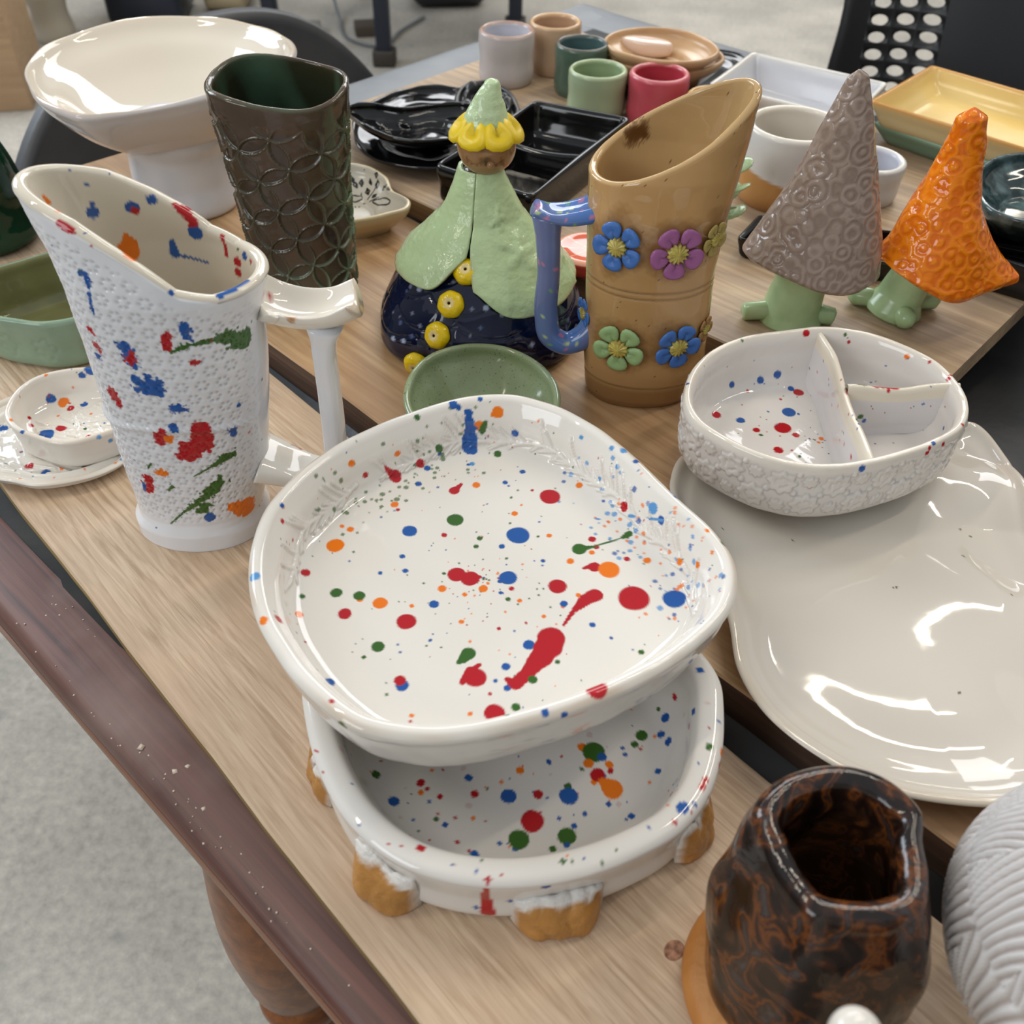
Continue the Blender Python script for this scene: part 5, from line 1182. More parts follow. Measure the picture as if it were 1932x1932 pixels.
# ------------------------------------------------------------------ bowls and dishes drawn from their rim outline
def simple_dish(name, label, cat, pts, zb, h, bs, wall, mat, ft=0.005, n=200, nr=110, smooth=True, group=None, wob=0.0, colf=None, curve=0.55, relief=None, autosharp=None):
    c, R = px_outline(pts, zb + h, n, smooth); loc = np.array([c[0], c[1], up(zb)])
    Vv, pr = rings(R, dish_profile(h, bs, wall, ft, curve), nr); k = int(np.argmax(pr[:, 2]))
    Vv[..., 2] += wob * fnoise(Vv * [1, 1, 0], 70, len(name), 2) * np.clip(Vv[..., 2] / h, 0, 1)
    if relief: Vv = relief(Vv, pr, k, R)
    col = colf(Vv, pr, k, loc) if colf else None
    o = build_rings(name, Vv, mat, loc=loc, col=col, autosharp=autosharp)
    return tag(o, label, cat, group)
M_celadon = glaze('celadon_glaze', L(148, 162, 128), 0.12, L(130, 142, 104), 26, bump=0.1, bscale=60, speck=L(88, 96, 70), speck_scale=700)
M_celadon2 = glaze('blue_celadon_glaze', L(136, 166, 136), 0.13, L(124, 138, 84), 18, bump=0.25, bscale=90, speck=L(84, 96, 74), speck_scale=600)
simple_dish('green_bowl', 'small round celadon green bowl between the fairy and the square bowl', 'bowl',
            [(760, 745), (772, 705), (815, 664), (880, 646), (945, 648), (1010, 675), (1050, 715), (1057, 760), (1035, 800), (980, 830), (900, 840), (820, 825), (775, 790)], Z2, 0.034, 0.72, 0.0052, M_celadon, wob=0.001)
def stamp_flower(Vv, pr, k, R):
    z = Vv[..., 2]; th = np.arctan2(Vv[..., 1], Vv[..., 0]); d = 0
    for t0 in np.arange(-PI, PI, 0.62):
        da = ((th - t0 + PI) % (2 * PI) - PI) * 0.06; rho = np.hypot(da, z - 0.021); ph = np.arctan2(z - 0.021, da)
        d = d + np.exp(-((rho - 0.010 * (0.6 + 0.4 * np.abs(np.cos(2.5 * ph)))) / 0.0009) ** 2)
    d[k - 6:] = 0; d = d * (z > 0.004)
    return Vv + normals(Vv) * (-0.0009 * np.clip(d, 0, 1))[..., None]
simple_dish('green_dish', 'deep celadon green dish with stamped flowers, left of the splattered jug', 'dish',
            [(-85, 560), (-50, 522), (40, 488), (110, 470), (165, 474), (198, 510), (196, 560), (165, 592), (85, 610), (20, 604), (-40, 592)], Z1, 0.046, 0.90, 0.0058, M_paint, ft=0.007, n=240, nr=120, wob=0.0006, relief=stamp_flower, colf=lambda Vv, pr, k, loc: np.where((np.arange(len(Vv)) > k)[:, None, None], L(120, 120, 80) * np.ones(Vv.shape), L(138, 162, 140) * np.ones(Vv.shape)) * (1 + 0.1 * fnoise(Vv, 45, 3) + 0.06 * fnoise(Vv, 300, 5))[..., None])
def crackle(Vv, pr, k, R):
    g = np.random.default_rng(len(R)); segs = []; c_ = Vv[k + 30:].reshape(-1, 3)
    fl = c_[:, 2].min(); rmax = np.linalg.norm(R, axis=1).min() * 0.82
    for i in range(70):
        r0 = rmax * math.sqrt(g.random()); t0 = g.uniform(0, 6.28); p = np.array([r0 * math.cos(t0), r0 * math.sin(t0), fl + 0.0003]); a0 = -0.35 + g.normal() * 0.35
        segs.append((p, p + np.array([math.cos(a0), math.sin(a0), 0]) * g.uniform(0.01, 0.03)))
    d = needles(Vv.reshape(-1, 3), None, segs, 0.0016, 0.0012).reshape(Vv.shape[:2]); d[:k + 6] = 0
    return Vv + normals(Vv) * d[..., None]
def splat_small(dots, seed):
    def f(Vv, pr, k, loc):
        base = L(224, 218, 208) * np.ones(Vv.shape) * (1 + 0.04 * fnoise(Vv, 60, 4))[..., None]
        e = np.exp(-((np.arange(len(Vv)) - k) / 2.5) ** 2)[:, None] * np.clip(0.4 + fnoise(Vv, 90, 6), 0, 1); base = base * (1 - 0.55 * e[..., None]) + L(186, 152, 112) * 0.55 * e[..., None]
        pt = Paint(Vv, base, loc); pt.dots(dots, 0, 600, 0.3623, 0.12); inn = np.zeros(Vv.shape[:2], bool); inn[k:] = True
        pt.speckle(40, 0.0004, 0.0013, 'rbgo', inn.reshape(-1), seed=seed); return pt.col
    return f
simple_dish('oval_plate', 'flat white oval plate with coloured splatters, under the small splattered dish', 'plate',
            [(-75, 860), (-60, 800), (-20, 765), (33, 741), (120, 735), (215, 765), (250, 820), (240, 862), (203, 884), (127, 908), (60, 914), (20, 906), (-40, 895)], Z1, 0.012, 0.86, 0.006, M_paint, ft=0.006, n=240, nr=150, wob=0.0012, relief=crackle,
            colf=splat_small([(20, 566, 22, 'b'), (150, 757, 24, 'r'), (232, 798, 20, 'b'), (600, 745, 12, 'o'), (630, 725, 14, 'l'), (318, 772, 14, 'o'), (114, 687, 9, 'b'), (600, 690, 10, 'b')], 51))
simple_dish('small_dish', 'small white oval dish with splattered crackled inside, stacked on the oval plate', 'dish',
            [(7, 777), (22, 745), (72, 709), (145, 692), (195, 692), (245, 715), (262, 760), (245, 795), (203, 814), (127, 835), (54, 821), (22, 806)], Z1 + 0.0068, 0.026, 0.93, 0.0042, M_paint, ft=0.0055, n=260, nr=170, wob=0.0012, relief=crackle,
            colf=splat_small([(268, 422, 26, 'b'), (340, 432, 30, 'o'), (370, 460, 18, 'r'), (437, 434, 18, 'b'), (550, 452, 18, 'g'), (235, 595, 42, 'b'), (315, 565, 26, 'r'), (160, 517, 10, 'r'), (168, 552, 13, 'r'), (450, 605, 12, 'r'), (470, 280, 34, 'b'), (432, 302, 18, 'b'), (305, 500, 9, 'o'), (60, 520, 14, 'o'), (110, 590, 12, 'b'), (580, 645, 14, 'l'), (520, 632, 12, 'l'), (470, 490, 8, 'o')], 52))

# ------------------------------------------------------------------ cream bowl with a leaf drawing
def leaf_bowl():
    pts = [(600, 350), (618, 322), (655, 306), (690, 309), (728, 330), (748, 362), (760, 368), (774, 378), (768, 392), (735, 402), (690, 412), (640, 416), (605, 400)]
    def colf(Vv, pr, k, loc):
        base = L(206, 190, 152) * np.ones(Vv.shape); inn = np.zeros(Vv.shape[:2], bool); inn[k:] = True; base[k + 3:] = L(196, 190, 176)
        pt = Paint(Vv, base, loc); pt.vis &= inn.reshape(-1); pt.mask = inn.reshape(-1)
        ink = L(28, 28, 26); o_ = (640, 280); q = 300 / 1932.0
        def ln(p, w=10): pt.chain([(o_[0] + x * q, o_[1] + y * q, max(w * q, 1.35)) for x, y in p], ink)
        for st in ([(230, 690), (330, 600), (420, 470), (460, 240)], [(230, 690), (250, 560), (290, 280)], [(290, 650), (450, 580), (600, 440)], [(200, 690), (160, 600), (140, 480)]): ln(st, 7)
        for (x, y, a, l) in ((330, 510, 1.7, 80), (440, 430, 1.5, 90), (430, 330, 1.4, 80), (530, 470, 0.9, 80), (580, 480, 0.6, 70), (410, 560, 0.7, 70), (260, 400, 1.5, 90), (200, 420, 1.9, 80), (360, 400, 1.9, 70), (170, 360, 1.9, 70)):
            dx, dy = math.cos(a) * l, -math.sin(a) * l; nx, ny = -dy * 0.25, dx * 0.25
            ln([(x - dx / 2, y - dy / 2), (x + nx, y + ny), (x + dx / 2, y + dy / 2)], 7); ln([(x - dx / 2, y - dy / 2), (x - nx, y - ny), (x + dx / 2, y + dy / 2)], 7); ln([(x - dx * 0.2, y - dy * 0.2), (x + dx * 0.3, y + dy * 0.3)], 11)
        for (cx_, cy_, a_, b_) in ((490, 640, 105, 42), (190, 590, 70, 40)):
            ln([(cx_ + a_ * math.cos(t), cy_ + b_ * math.sin(t)) for t in np.linspace(0, 6.3, 14)], 10)
        return pt.col
    simple_dish('leaf_bowl', 'small cream wavy bowl with black leaves drawn inside, right of the dark vase', 'bowl', pts, Z2, 0.03, 0.62, 0.0045, M_paint_soft, n=300, nr=260, colf=colf, wob=0.001)
leaf_bowl()

# ------------------------------------------------------------------ black glazed ware at the back
def leaf_relief(seed, amp=0.0012, fq=150):
    def f(Vv, pr, k, R):
        d = fnoise(Vv * [1, 1, 0], fq, seed, 2); m = np.zeros(Vv.shape[:2]); m[k - 4:] = 1
        return Vv + normals(Vv) * (amp * d * m)[..., None]
    return f
simple_dish('leaf_dish', 'lower of two stacked glossy black leaf-shaped dishes', 'dish', [(664, 248), (690, 288), (750, 308), (830, 314), (890, 296), (930, 235), (925, 185), (860, 160), (790, 160), (715, 186), (676, 212)], Z3, 0.016, 0.72, 0.004, M_black, ft=0.005, wob=0.002, relief=leaf_relief(1), group='stacked black leaf dishes')
simple_dish('leaf_dish', 'upper of two stacked glossy black leaf-shaped dishes, its tip pointing left', 'dish', [(655, 201), (672, 228), (700, 244), (740, 257), (800, 263), (865, 257), (905, 238), (918, 208), (880, 190), (820, 190), (755, 200), (700, 196)], Z3 + 0.012, 0.022, 0.6, 0.004, M_black, ft=0.005, wob=0.002, relief=leaf_relief(2), group='stacked black leaf dishes')
def ornate(Vv, pr, k, R):
    d = np.abs(fnoise(Vv * [1, 1, 0], 130, 5, 2)); m = np.zeros(Vv.shape[:2]); m[k - 4:] = 1
    return Vv + normals(Vv) * (0.005 * d * m)[..., None]
simple_dish('ornate_dish', 'matt black dish with embossed leaves, behind the hat of the fairy', 'dish', [(862, 172), (880, 156), (915, 150), (955, 165), (978, 195), (980, 212), (960, 226), (915, 230), (875, 215)], Z3, 0.018, 0.8, 0.006, glaze('matt_black_glaze', L(32, 32, 33), 0.34), ft=0.012, relief=ornate)

def black_tray():
    zr = Z3 + 0.036
    q = [(818, 312), (1010, 188), (1192, 222), (1004, 372)]     # rim corners, clockwise in the picture from the left
    W = [at(x, y, zr)[:2] for x, y in q]
    W = np.array(W); c = W.mean(0); h = 0.036; loc = np.array([c[0], c[1], up(Z3)])
    t = thing('divided_tray', 'black glazed oblong tray with two square wells, behind the fairy', 'tray', loc)
    R = polyline(W - c, 240); ar = np.sum(R[:, 0] * np.roll(R[:, 1], -1) - np.roll(R[:, 0], -1) * R[:, 1])
    if ar < 0: R = R[::-1]
    for _ in range(6): R = (np.roll(R, 1, 0) + R + np.roll(R, -1, 0)) / 3
    Vv, pr = rings(R, [(0, 0, 0.001), (0.6, 0, 0.0005), (0.93, 0, 0), (0.955, 0, 0.002), (0.975, 0, h * 0.5), (1, 0, h * 0.92), (1, -0.001, h), (1, -0.0055, h), (1, -0.0065, h - 0.002), (0.97, -0.008, h * 0.5), (0.94, -0.010, 0.008), (0.88, -0.008, 0.006), (0.5, 0, 0.0055), (0, 0, 0.0055)], 90)
    build_rings('body', Vv, M_black, t)
    a = (W[0] + W[3]) / 2 - c; b = (W[1] + W[2]) / 2 - c
    m0 = W[3] + (W[2] - W[3]) * 0.50 - c; m1 = W[0] + (W[1] - W[0]) * 0.50 - c
    pth = np.array([m0 * 0.98 + m1 * 0.02, (m0 + m1) / 2, m1 * 0.98 + m0 * 0.02]); pth = catmull(pth, 30)
    T_ = (m1 - m0) / np.linalg.norm(m1 - m0); nn = np.array([-T_[1], T_[0]])
    sec = np.array([(-0.006, 0.004), (-0.0036, 0.012), (-0.003, h - 0.004), (-0.0015, h - 0.001), (0.0015, h - 0.001), (0.003, h - 0.004), (0.0036, 0.012), (0.006, 0.004)])
    G = np.zeros((30, 8, 3)); G[..., :2] = pth[:, None] + nn * sec[None, :, :1]; G[..., 2] = sec[None, :, 1] - 0.006 * (np.sin(np.linspace(0, PI, 30)))[:, None] * (sec[None, :, 1] > 0.02)
    build('divider', G[:, ::-1] if False else G, grid_faces(30, 8, False), M_black, t)
black_tray()

# ------------------------------------------------------------------ cups
def px_cup(name, label, cx, cy, hw, by, zb, mat, wall=0.006, taper=0.96, colf=None, group=None, cat='cup'):
    r = 0.03
    for _ in range(5):
        fr = at(cx, by, zb); ctr = np.array([fr[0], fr[1] + r * taper]); zt = z_for(ctr, cy, zb, zb + 0.3)
        w = project(np.array([ctr[0], ctr[1], TT + zt]))[1]; r = hw * w / FPX
    h = zt - zb; loc = np.array([ctr[0], ctr[1], up(zb)])
    Vv, pr = rings(circle(120, r), [(0, 0, 0.001), (0.8 * taper, 0, 0.0005), (0.95 * taper, 0, 0), (taper, 0, 0.003), ((1 + taper) / 2, 0, h * 0.5), (1, 0, h - 0.006), (1, -0.0005, h - 0.002), (1, -wall * 0.5, h), (1, -wall * 0.95, h - 0.002), (1, -wall, h - 0.007), ((1 + taper) / 2, -wall, h * 0.5), (taper, -wall, 0.012), (0.7 * taper, -wall * 0.4, 0.007), (0, 0, 0.007)], 120)
    Vv = Vv + normals(Vv) * (0.0004 * fnoise(Vv, 50, int(cx), 2))[..., None]
    k = int(np.argmax(pr[:, 2])); col = colf(Vv, k, h) if colf else None
    return tag(build_rings(name, Vv, mat, loc=loc, col=col), label, cat, group)
def two_tone(outc, inc, rimc, band=None):
    def f(Vv, k, h):
        c = L(*outc) * np.ones(Vv.shape); c[k:] = L(*inc); c = c * (1 + 0.05 * fnoise(Vv, 60, 3))[..., None]
        e = np.exp(-((np.arange(len(Vv)) - k) / 2.2) ** 2)[:, None, None]; c = c * (1 - e) + L(*rimc) * e
        if band:
            th = np.arctan2(Vv[..., 1], Vv[..., 0]); zl = band[1] + band[2] * np.cos(th - band[3]); m = np.clip((zl - Vv[..., 2]) / 0.0015, 0, 1)[..., None]; m[k:] = 0
            c = c * (1 - m) + L(*band[0]) * m
        return c
    return f
GC = 'small cups at the back of the table'
px_cup('cup', 'pale grey speckled cup with a brown rim, leftmost of the small cups', 954, 54, 52.5, 170, Z3, M_paint_soft, colf=two_tone((196, 188, 186), (198, 198, 206), (166, 122, 96)), group=GC)
px_cup('cup', 'beige cup behind the pale grey cup', 1045, 38, 49.5, 148, Z3, M_paint_soft, colf=two_tone((196, 164, 134), (186, 152, 122), (212, 172, 124)), group=GC)
px_cup('cup', 'dark green cup with a brown rim, behind the light green cup', 1095, 79, 51, 190, Z3, M_paint_soft, colf=two_tone((78, 98, 84), (80, 104, 104), (92, 84, 74)), group=GC)
px_cup('cup', 'light green cup between the dark green and pink cups', 1125, 128, 56, 236, Z3, M_paint_soft, colf=two_tone((156, 172, 140), (146, 164, 126), (178, 192, 150)), group=GC)
px_cup('cup', 'raspberry pink cup right of the light green cup', 1240, 135, 57, 246, Z3, M_paint_soft, colf=two_tone((190, 78, 92), (178, 62, 74), (214, 130, 132)), group=GC)
px_cup('cup', 'ochre cup, only its rim showing over the spout of the tan jug', 1342, 178, 52, 285, Z3, M_paint_soft, colf=two_tone((196, 150, 88), (186, 134, 66), (206, 166, 106)), group=GC)
px_cup('tumbler', 'white tumbler with a bare tan base, behind the grey gnome', 1490, 231, 93, 409, Z3, M_paint_soft, 0.0075, 0.97, colf=two_tone((212, 210, 208), (206, 198, 186), (222, 214, 198), ((186, 136, 80), 0.030, 0.008, 2.6)), group=None)
px_cup('bowl', 'small white deep bowl between the two gnomes', 1640, 297, 66, 397, Z3, M_paint_soft, 0.008, 0.92, colf=two_tone((204, 202, 200), (198, 200, 210), (222, 218, 208)), cat='bowl')

# ------------------------------------------------------------------ oval dishes, trays and bowls along the back
M_tan = glaze('tan_satin_glaze', L(206, 170, 128), 0.25, L(190, 152, 112), 20)
simple_dish('black_plate', 'black oval plate under the tan oval dishes', 'plate', [(1150, 150), (1180, 115), (1290, 88), (1400, 100), (1425, 130), (1400, 165), (1320, 190), (1220, 190)], Z3, 0.010, 0.8, 0.005, M_black, ft=0.004)
simple_dish('oval_dish', 'lower tan oval dish of two nested, behind the pink cup', 'dish', [(1142, 95), (1165, 75), (1220, 64), (1300, 72), (1355, 92), (1368, 108), (1345, 125), (1290, 136), (1220, 130), (1165, 118)], Z3 + 0.0045, 0.034, 0.62, 0.004, M_tan, ft=0.005, group='nested tan oval dishes')
simple_dish('oval_dish', 'upper tan oval dish of two nested, holding a pale oval rest', 'dish', [(1140, 72), (1165, 57), (1215, 50), (1290, 56), (1340, 75), (1358, 95), (1330, 112), (1270, 116), (1200, 106), (1155, 92)], Z3 + 0.024, 0.028, 0.62, 0.004, M_tan, ft=0.006, group='nested tan oval dishes')
oc = at(1222, 76, Z3 + 0.048)
Vv, _ = rings(circle(60, 0.031, 0.0125, 2.0, -0.35), [(0, 0, 0), (0.7, 0, 0), (0.95, 0, 0.004), (1, 0, 0.010), (0.94, 0, 0.015), (0.6, 0, 0.017), (0, 0, 0.0172)], 40)
tag(build_rings('spoon_rest', Vv, glaze('pinkish_white_glaze', L(226, 200, 182), 0.15), loc=(oc[0], oc[1] + 0.008, up(Z3 + 0.0302))), 'pale pinkish oval rest lying in the upper tan oval dish', 'spoon rest')

def corner_dish(name, label, cat, W, zb, h, bs, wall, mat, colf=None, rnd=2, group=None):
    W = np.array(W); c = W.mean(0); R = polyline(W - c, 240)
    if np.sum(R[:, 0] * np.roll(R[:, 1], -1) - np.roll(R[:, 0], -1) * R[:, 1]) < 0: R = R[::-1]
    for _ in range(rnd): R = (np.roll(R, 1, 0) + R + np.roll(R, -1, 0)) / 3
    Vv, pr = rings(R, [(0, 0, 0.001), (bs * 0.6, 0, 0.0005), (bs * 0.96, 0, 0), (bs, 0, 0.002), (bs + (1 - bs) * 0.55, 0, h * 0.55), (0.995, 0, h * 0.95), (1, -0.0004, h), (1, -wall, h), (0.985, -wall, h * 0.93), (bs + (1 - bs) * 0.5, -wall, h * 0.55), (bs * 0.98, -wall * 0.8, 0.008), (bs * 0.92, -wall * 0.3, 0.006), (bs * 0.5, 0, 0.0055), (0, 0, 0.0055)], 90)
    k = int(np.argmax(pr[:, 2] + 0.0001 * pr[:, 1]))
    col = colf(Vv, k, h) if colf else None
    return tag(build_rings(name, Vv, mat, loc=(c[0], c[1], up(zb)), col=col), label, cat, group)
zt = Z3 + 0.038
A_, B_, C_ = (at(*p, zt)[:2] for p in ((1337, 158), (1419, 98), (1676, 157)))
corner_dish('white_tray', 'white glazed rectangular tray behind the tumbler and the grey gnome', 'tray', [A_, B_, C_, C_ + (A_ - B_)], Z3, 0.038, 0.84, 0.005, M_paint_soft, colf=two_tone((204, 202, 198), (206, 206, 210), (220, 216, 208)))
zt = Z3 + 0.020
A_, D_ = (at(*p, zt)[:2] for p in ((1646, 232), (1932, 330))); D_ = A_ + (D_ - A_) * 1.3; B_ = A_ + (at(1757, 123, Z3 + 0.044) - at(1640, 190, Z3 + 0.044))[:2]; C_ = D_ + B_ - A_
corner_dish('green_tray', 'pale green rectangular tray under the yellow tray', 'tray', [A_, B_, C_, C_ + (A_ - B_)], Z3, 0.020, 0.86, 0.005, glaze('sage_glaze', L(120, 148, 126), 0.2), group='stacked rectangular trays')
zt = Z3 + 0.044
A_, B_, D_ = (at(*p, zt)[:2] for p in ((1640, 190), (1757, 123), (1932, 281)))
D_ = A_ + (D_ - A_) * 1.30
def yel(Vv, k, h):
    c = L(206, 188, 142) * np.ones(Vv.shape); c[k:] = L(222, 190, 116); n = np.clip(0.3 + fnoise(Vv[k:], 40, 3), 0, 1)[..., None]; c[k:] = c[k:] * (1 - 0.5 * n) + L(232, 206, 142) * 0.5 * n
    e = np.exp(-((np.arange(len(Vv)) - k) / 2.0) ** 2)[:, None, None]; return c * (1 - e) + L(194, 134, 50) * e
corner_dish('yellow_tray', 'honey-yellow rectangular tray with a brown rim, stacked on a green tray', 'tray', [A_, B_, B_ + (D_ - A_), D_], Z3 + 0.0075 + 0.0105, 0.026, 0.86, 0.005, M_paint_soft, colf=yel, group='stacked rectangular trays')
M_teal = glaze('teal_black_glaze', L(36, 52, 54), 0.08, L(96, 118, 120), 60, ramp=(0.45, 0.7))
corner_dish('black_dish', 'glossy black rectangular dish under the teal bowl at the right edge', 'dish', [at(1822, 470, Z3 + 0.03)[:2], at(1850, 400, Z3 + 0.03)[:2], at(2080, 440, Z3 + 0.03)[:2], at(2080, 545, Z3 + 0.03)[:2]], Z3, 0.03, 0.94, 0.006, M_black, rnd=5)
simple_dish('teal_bowl', 'shallow dark teal mottled bowl at the right edge', 'bowl', [(1842, 345), (1852, 310), (1890, 291), (1960, 287), (2040, 310), (2070, 360), (2030, 405), (1950, 420), (1880, 400)], Z3 + 0.030, 0.032, 0.6, 0.005, M_teal, ft=0.006)
corner_dish('black_tray', 'low glossy black tray behind the stump of the grey gnome', 'tray', [at(1388, 450, Z3 + 0.018)[:2], at(1430, 405, Z3 + 0.018)[:2], at(1720, 440, Z3 + 0.018)[:2], at(1690, 500, Z3 + 0.018)[:2]], Z3, 0.018, 0.93, 0.005, M_black, rnd=8)

# grapefruit-slice coaster
def slice_col(Vv, k, h):
    c = L(206, 84, 62) * np.ones(Vv.shape); r = np.linalg.norm(Vv[..., :2], axis=-1); th = np.arctan2(Vv[..., 1], Vv[..., 0]); top = Vv[..., 2] > h * 0.93
    rm = r.max(); seg = np.abs(np.sin(th * 4)) ; pith = (r > rm * 0.82) & top; c[pith] = L(236, 170, 140)
    ins = (r <= rm * 0.82) & top; c[ins] = L(222, 104, 72); lnm = ins & (seg < 0.06 + 0.02 * rm / np.maximum(r, 0.004)); c[lnm] = L(244, 190, 150)
    return c
gl = at(1112, 477, Z3 + 0.012); hh = 0.013
Vv, pr = rings(circle(160, 0.030), [(0, 0, 0), (0.9, 0, 0), (0.98, 0, 0.002), (1, 0, hh * 0.6), (0.98, 0, hh * 0.92), (0.94, 0, hh), (0.5, 0, hh), (0.1, 0, hh), (0, 0, hh)], 110)
tag(build_rings('coaster', Vv, M_paint, loc=(gl[0], gl[1] + 0.006, up(Z3)), col=slice_col(Vv, 0, hh)), 'coral coaster painted like a grapefruit slice, behind the blue handle', 'coaster')

# small leafy ornament behind the tan jug
def sprig():
    p = at(1378, 470, Z3); t = thing('leaf_ornament', 'small green and white leaf ornament just right of the tan jug', 'ornament', (p[0] - 0.008, p[1] + 0.03, up(Z3)))
    Vp = make_petal_mesh(); f = None; mg = glaze('leaf_ornament_glaze', L(70, 116, 50), 0.15, L(196, 208, 170), 90)
    st = tube(catmull([(0, 0, 0), (0.002, 0, 0.02), (0, 0, 0.05)], 20), np.linspace(0.008, 0.003, 20), 16, up=(0, 1, 0)); build_rings('stem', st, mg, t)
    for j in range(9):
        if f is None: f = o = build_rings('leaf', Vp, mg, t)
        else: o = f.copy(); COL.objects.link(o); o.parent = t
        o.matrix_local = Matrix.Translation((0, 0, 0.012 + 0.005 * j)) @ Matrix.Rotation(j * 2.4, 4, 'Z') @ Matrix.Rotation(-0.5, 4, 'Y') @ Matrix.Diagonal((0.026, 0.022, 0.014, 1))
sprig()

# dark green vase cut by the left edge
vl = at(-40, 480, Z1); 
Vv, _ = rings(circle(90, 1.0), [(0, 0, 0), (0.040, 0, 0), (0.046, 0, 0.003), (0.0475, 0, 0.03), (0.043, 0, 0.07), (0.034, 0, 0.10), (0.0275, 0, 0.122), (0.0285, 0, 0.132), (0.026, 0, 0.134), (0.023, 0, 0.131), (0.024, 0, 0.12), (0.038, 0, 0.07), (0.04, 0, 0.02), (0, 0, 0.012)], 120)
tag(build_rings('green_vase', Vv, glaze('bottle_green_glaze', L(8, 48, 30), 0.07, L(14, 66, 44), 30, bump=0.2, bscale=60), loc=(vl[0] - 0.004, vl[1] + 0.03, up(Z1))), 'glossy bottle-green vase cut off by the left edge', 'vase')

# ------------------------------------------------------------------ chairs round the table
def tp3(a, b, z): p = tp(a, b); return np.array([p[0], p[1], TT + z])
def legs4(t, loc, corners, mat, r=0.013, top=-0.31):
    for (a, b), (a2, b2) in corners:
        p0 = tp3(a, b, top) - loc; p1 = tp3(a2, b2, -TT) - loc
        build_rings('leg', tube(np.linspace(p0, p1, 6), r, 14, up=(0, 1, 0)), mat, t)
def grey_chair():
    ctr = tp(-1.30, 0.65); loc = np.array([ctr[0], ctr[1], 0.0])
    t = thing('chair', 'dark grey plastic chair with an arched back, beyond the white pedestal bowl', 'chair', loc, 'plastic chairs at the table')
    ns, nz = 60, 24; S = np.linspace(-1, 1, ns); G = np.zeros((nz, ns, 3))
    top = 0.062 - 0.125 * np.abs(S) ** 3.2
    for i, v in enumerate(np.linspace(0, 1, nz)):
        z = -0.30 * (1 - v) + top * v
        a = -1.16 - 0.05 * (1 - v) + 0.055 * np.abs(S) ** 2.5 * 0.6 - 0.02 * v; b = 0.655 + 0.275 * S * (0.86 + 0.14 * min(1, v * 1.3))
        G[i] = np.stack([a * E1[0] + b * E2[0], a * E1[1] + b * E2[1], TT + z], -1) - loc
    solid(build('backrest', G, grid_faces(nz, ns, False), M_dark_plastic, t), 0.022, 0)
    n2 = 20; G = np.zeros((n2, n2, 3))
    for i, x in enumerate(np.linspace(-1, 1, n2)):
        for j, y in enumerate(np.linspace(-1, 1, n2)):
            G[i, j] = tp3(-1.40 + 0.22 * x, 0.655 + 0.23 * y * (1 - 0.08 * x * x), -0.31 - 0.012 * (1 - x * x) * (1 - y * y)) - loc
    solid(build('seat', G, grid_faces(n2, n2, False), M_dark_plastic, t), 0.015, 0)
    legs4(t, loc, [((-1.22 - 0.36 * i, 0.47 + 0.37 * j), (-1.19 - 0.42 * i, 0.44 + 0.43 * j)) for i in (0, 1) for j in (0, 1)], M_dark_plastic)
grey_chair()
def black_chair():
    ctr = tp(-0.43, 1.6); loc = np.array([ctr[0], ctr[1], 0.0])
    t = thing('chair', 'black plastic chair with rows of oval holes in its back, top right', 'chair', loc, 'plastic chairs at the table')
    def surf(s, v):       # s 0..0.44 along the back, v height
        o = 0.075 * abs((s - 0.22) / 0.22) ** 3.0; wav = 0.006 * math.sin(v * 26 + 0.5) * max(0, 1 - s / 0.04)
        return tp3(-0.668 + s + wav - 0.13 * v, 1.475 - o + 0.12 * v, v) - loc
    xs = [0.0, 0.012, 0.030, 0.060, 0.092, 0.128] + list(np.linspace(0.15, 0.44, 12)); zs = list(np.arange(-0.295, 0.20, 0.0222))
    Vs, Fs = [], []
    def add(p): Vs.append(p); return len(Vs) - 1
    K = 16
    for i in range(len(xs) - 1):
        for j in range(len(zs) - 1):
            x0, x1, z0, z1 = xs[i], xs[i + 1], zs[j], zs[j + 1]
            if 2 <= i <= 4 and z0 > -0.16:
                cx_, cz_ = (x0 + x1) / 2, (z0 + z1) / 2 + (0.004 * (i - 3)); rx, rz = (x1 - x0) * 0.34, (z1 - z0) * 0.33
                ring_o, ring_i = [], []
                for q in range(K):
                    an = 2 * PI * q / K + PI / 4; c_, s_ = math.cos(an), math.sin(an); m = max(abs(c_), abs(s_))
                    ring_o.append(add(surf((x0 + x1) / 2 + (x1 - x0) / 2 * c_ / m, (z0 + z1) / 2 + (z1 - z0) / 2 * s_ / m))); ring_i.append(add(surf(cx_ + rx * c_, cz_ + rz * s_)))
                for q in range(K): Fs.append((ring_o[q], ring_o[(q + 1) % K], ring_i[(q + 1) % K], ring_i[q]))
            else:
                Fs.append((add(surf(x0, z0)), add(surf(x1, z0)), add(surf(x1, z1)), add(surf(x0, z1))))
    Vs = np.array(Vs); key = np.round(Vs / 1e-5).astype(np.int64); _, idx, inv = np.unique(key, axis=0, return_index=True, return_inverse=True)
    solid(build('backrest', Vs[idx], inv.reshape(-1)[np.array(Fs)], M_black_plastic, t), 0.006, 0)
    n2 = 16; G = np.zeros((n2, n2, 3))
    for i, x in enumerate(np.linspace(-1, 1, n2)):
        for j, y in enumerate(np.linspace(-1, 1, n2)):
            G[i, j] = tp3(-0.448 + 0.215 * x, 1.60 + 0.20 * y, -0.30 - 0.012 * (1 - x * x) * (1 - y * y)) - loc
    solid(build('seat', G, grid_faces(n2, n2, False), M_black_plastic, t), 0.012, 0)
    legs4(t, loc, [((-0.62 + 0.35 * i, 1.44 + 0.33 * j), (-0.64 + 0.39 * i, 1.41 + 0.40 * j)) for i in (0, 1) for j in (0, 1)], M_black_plastic)
black_chair()

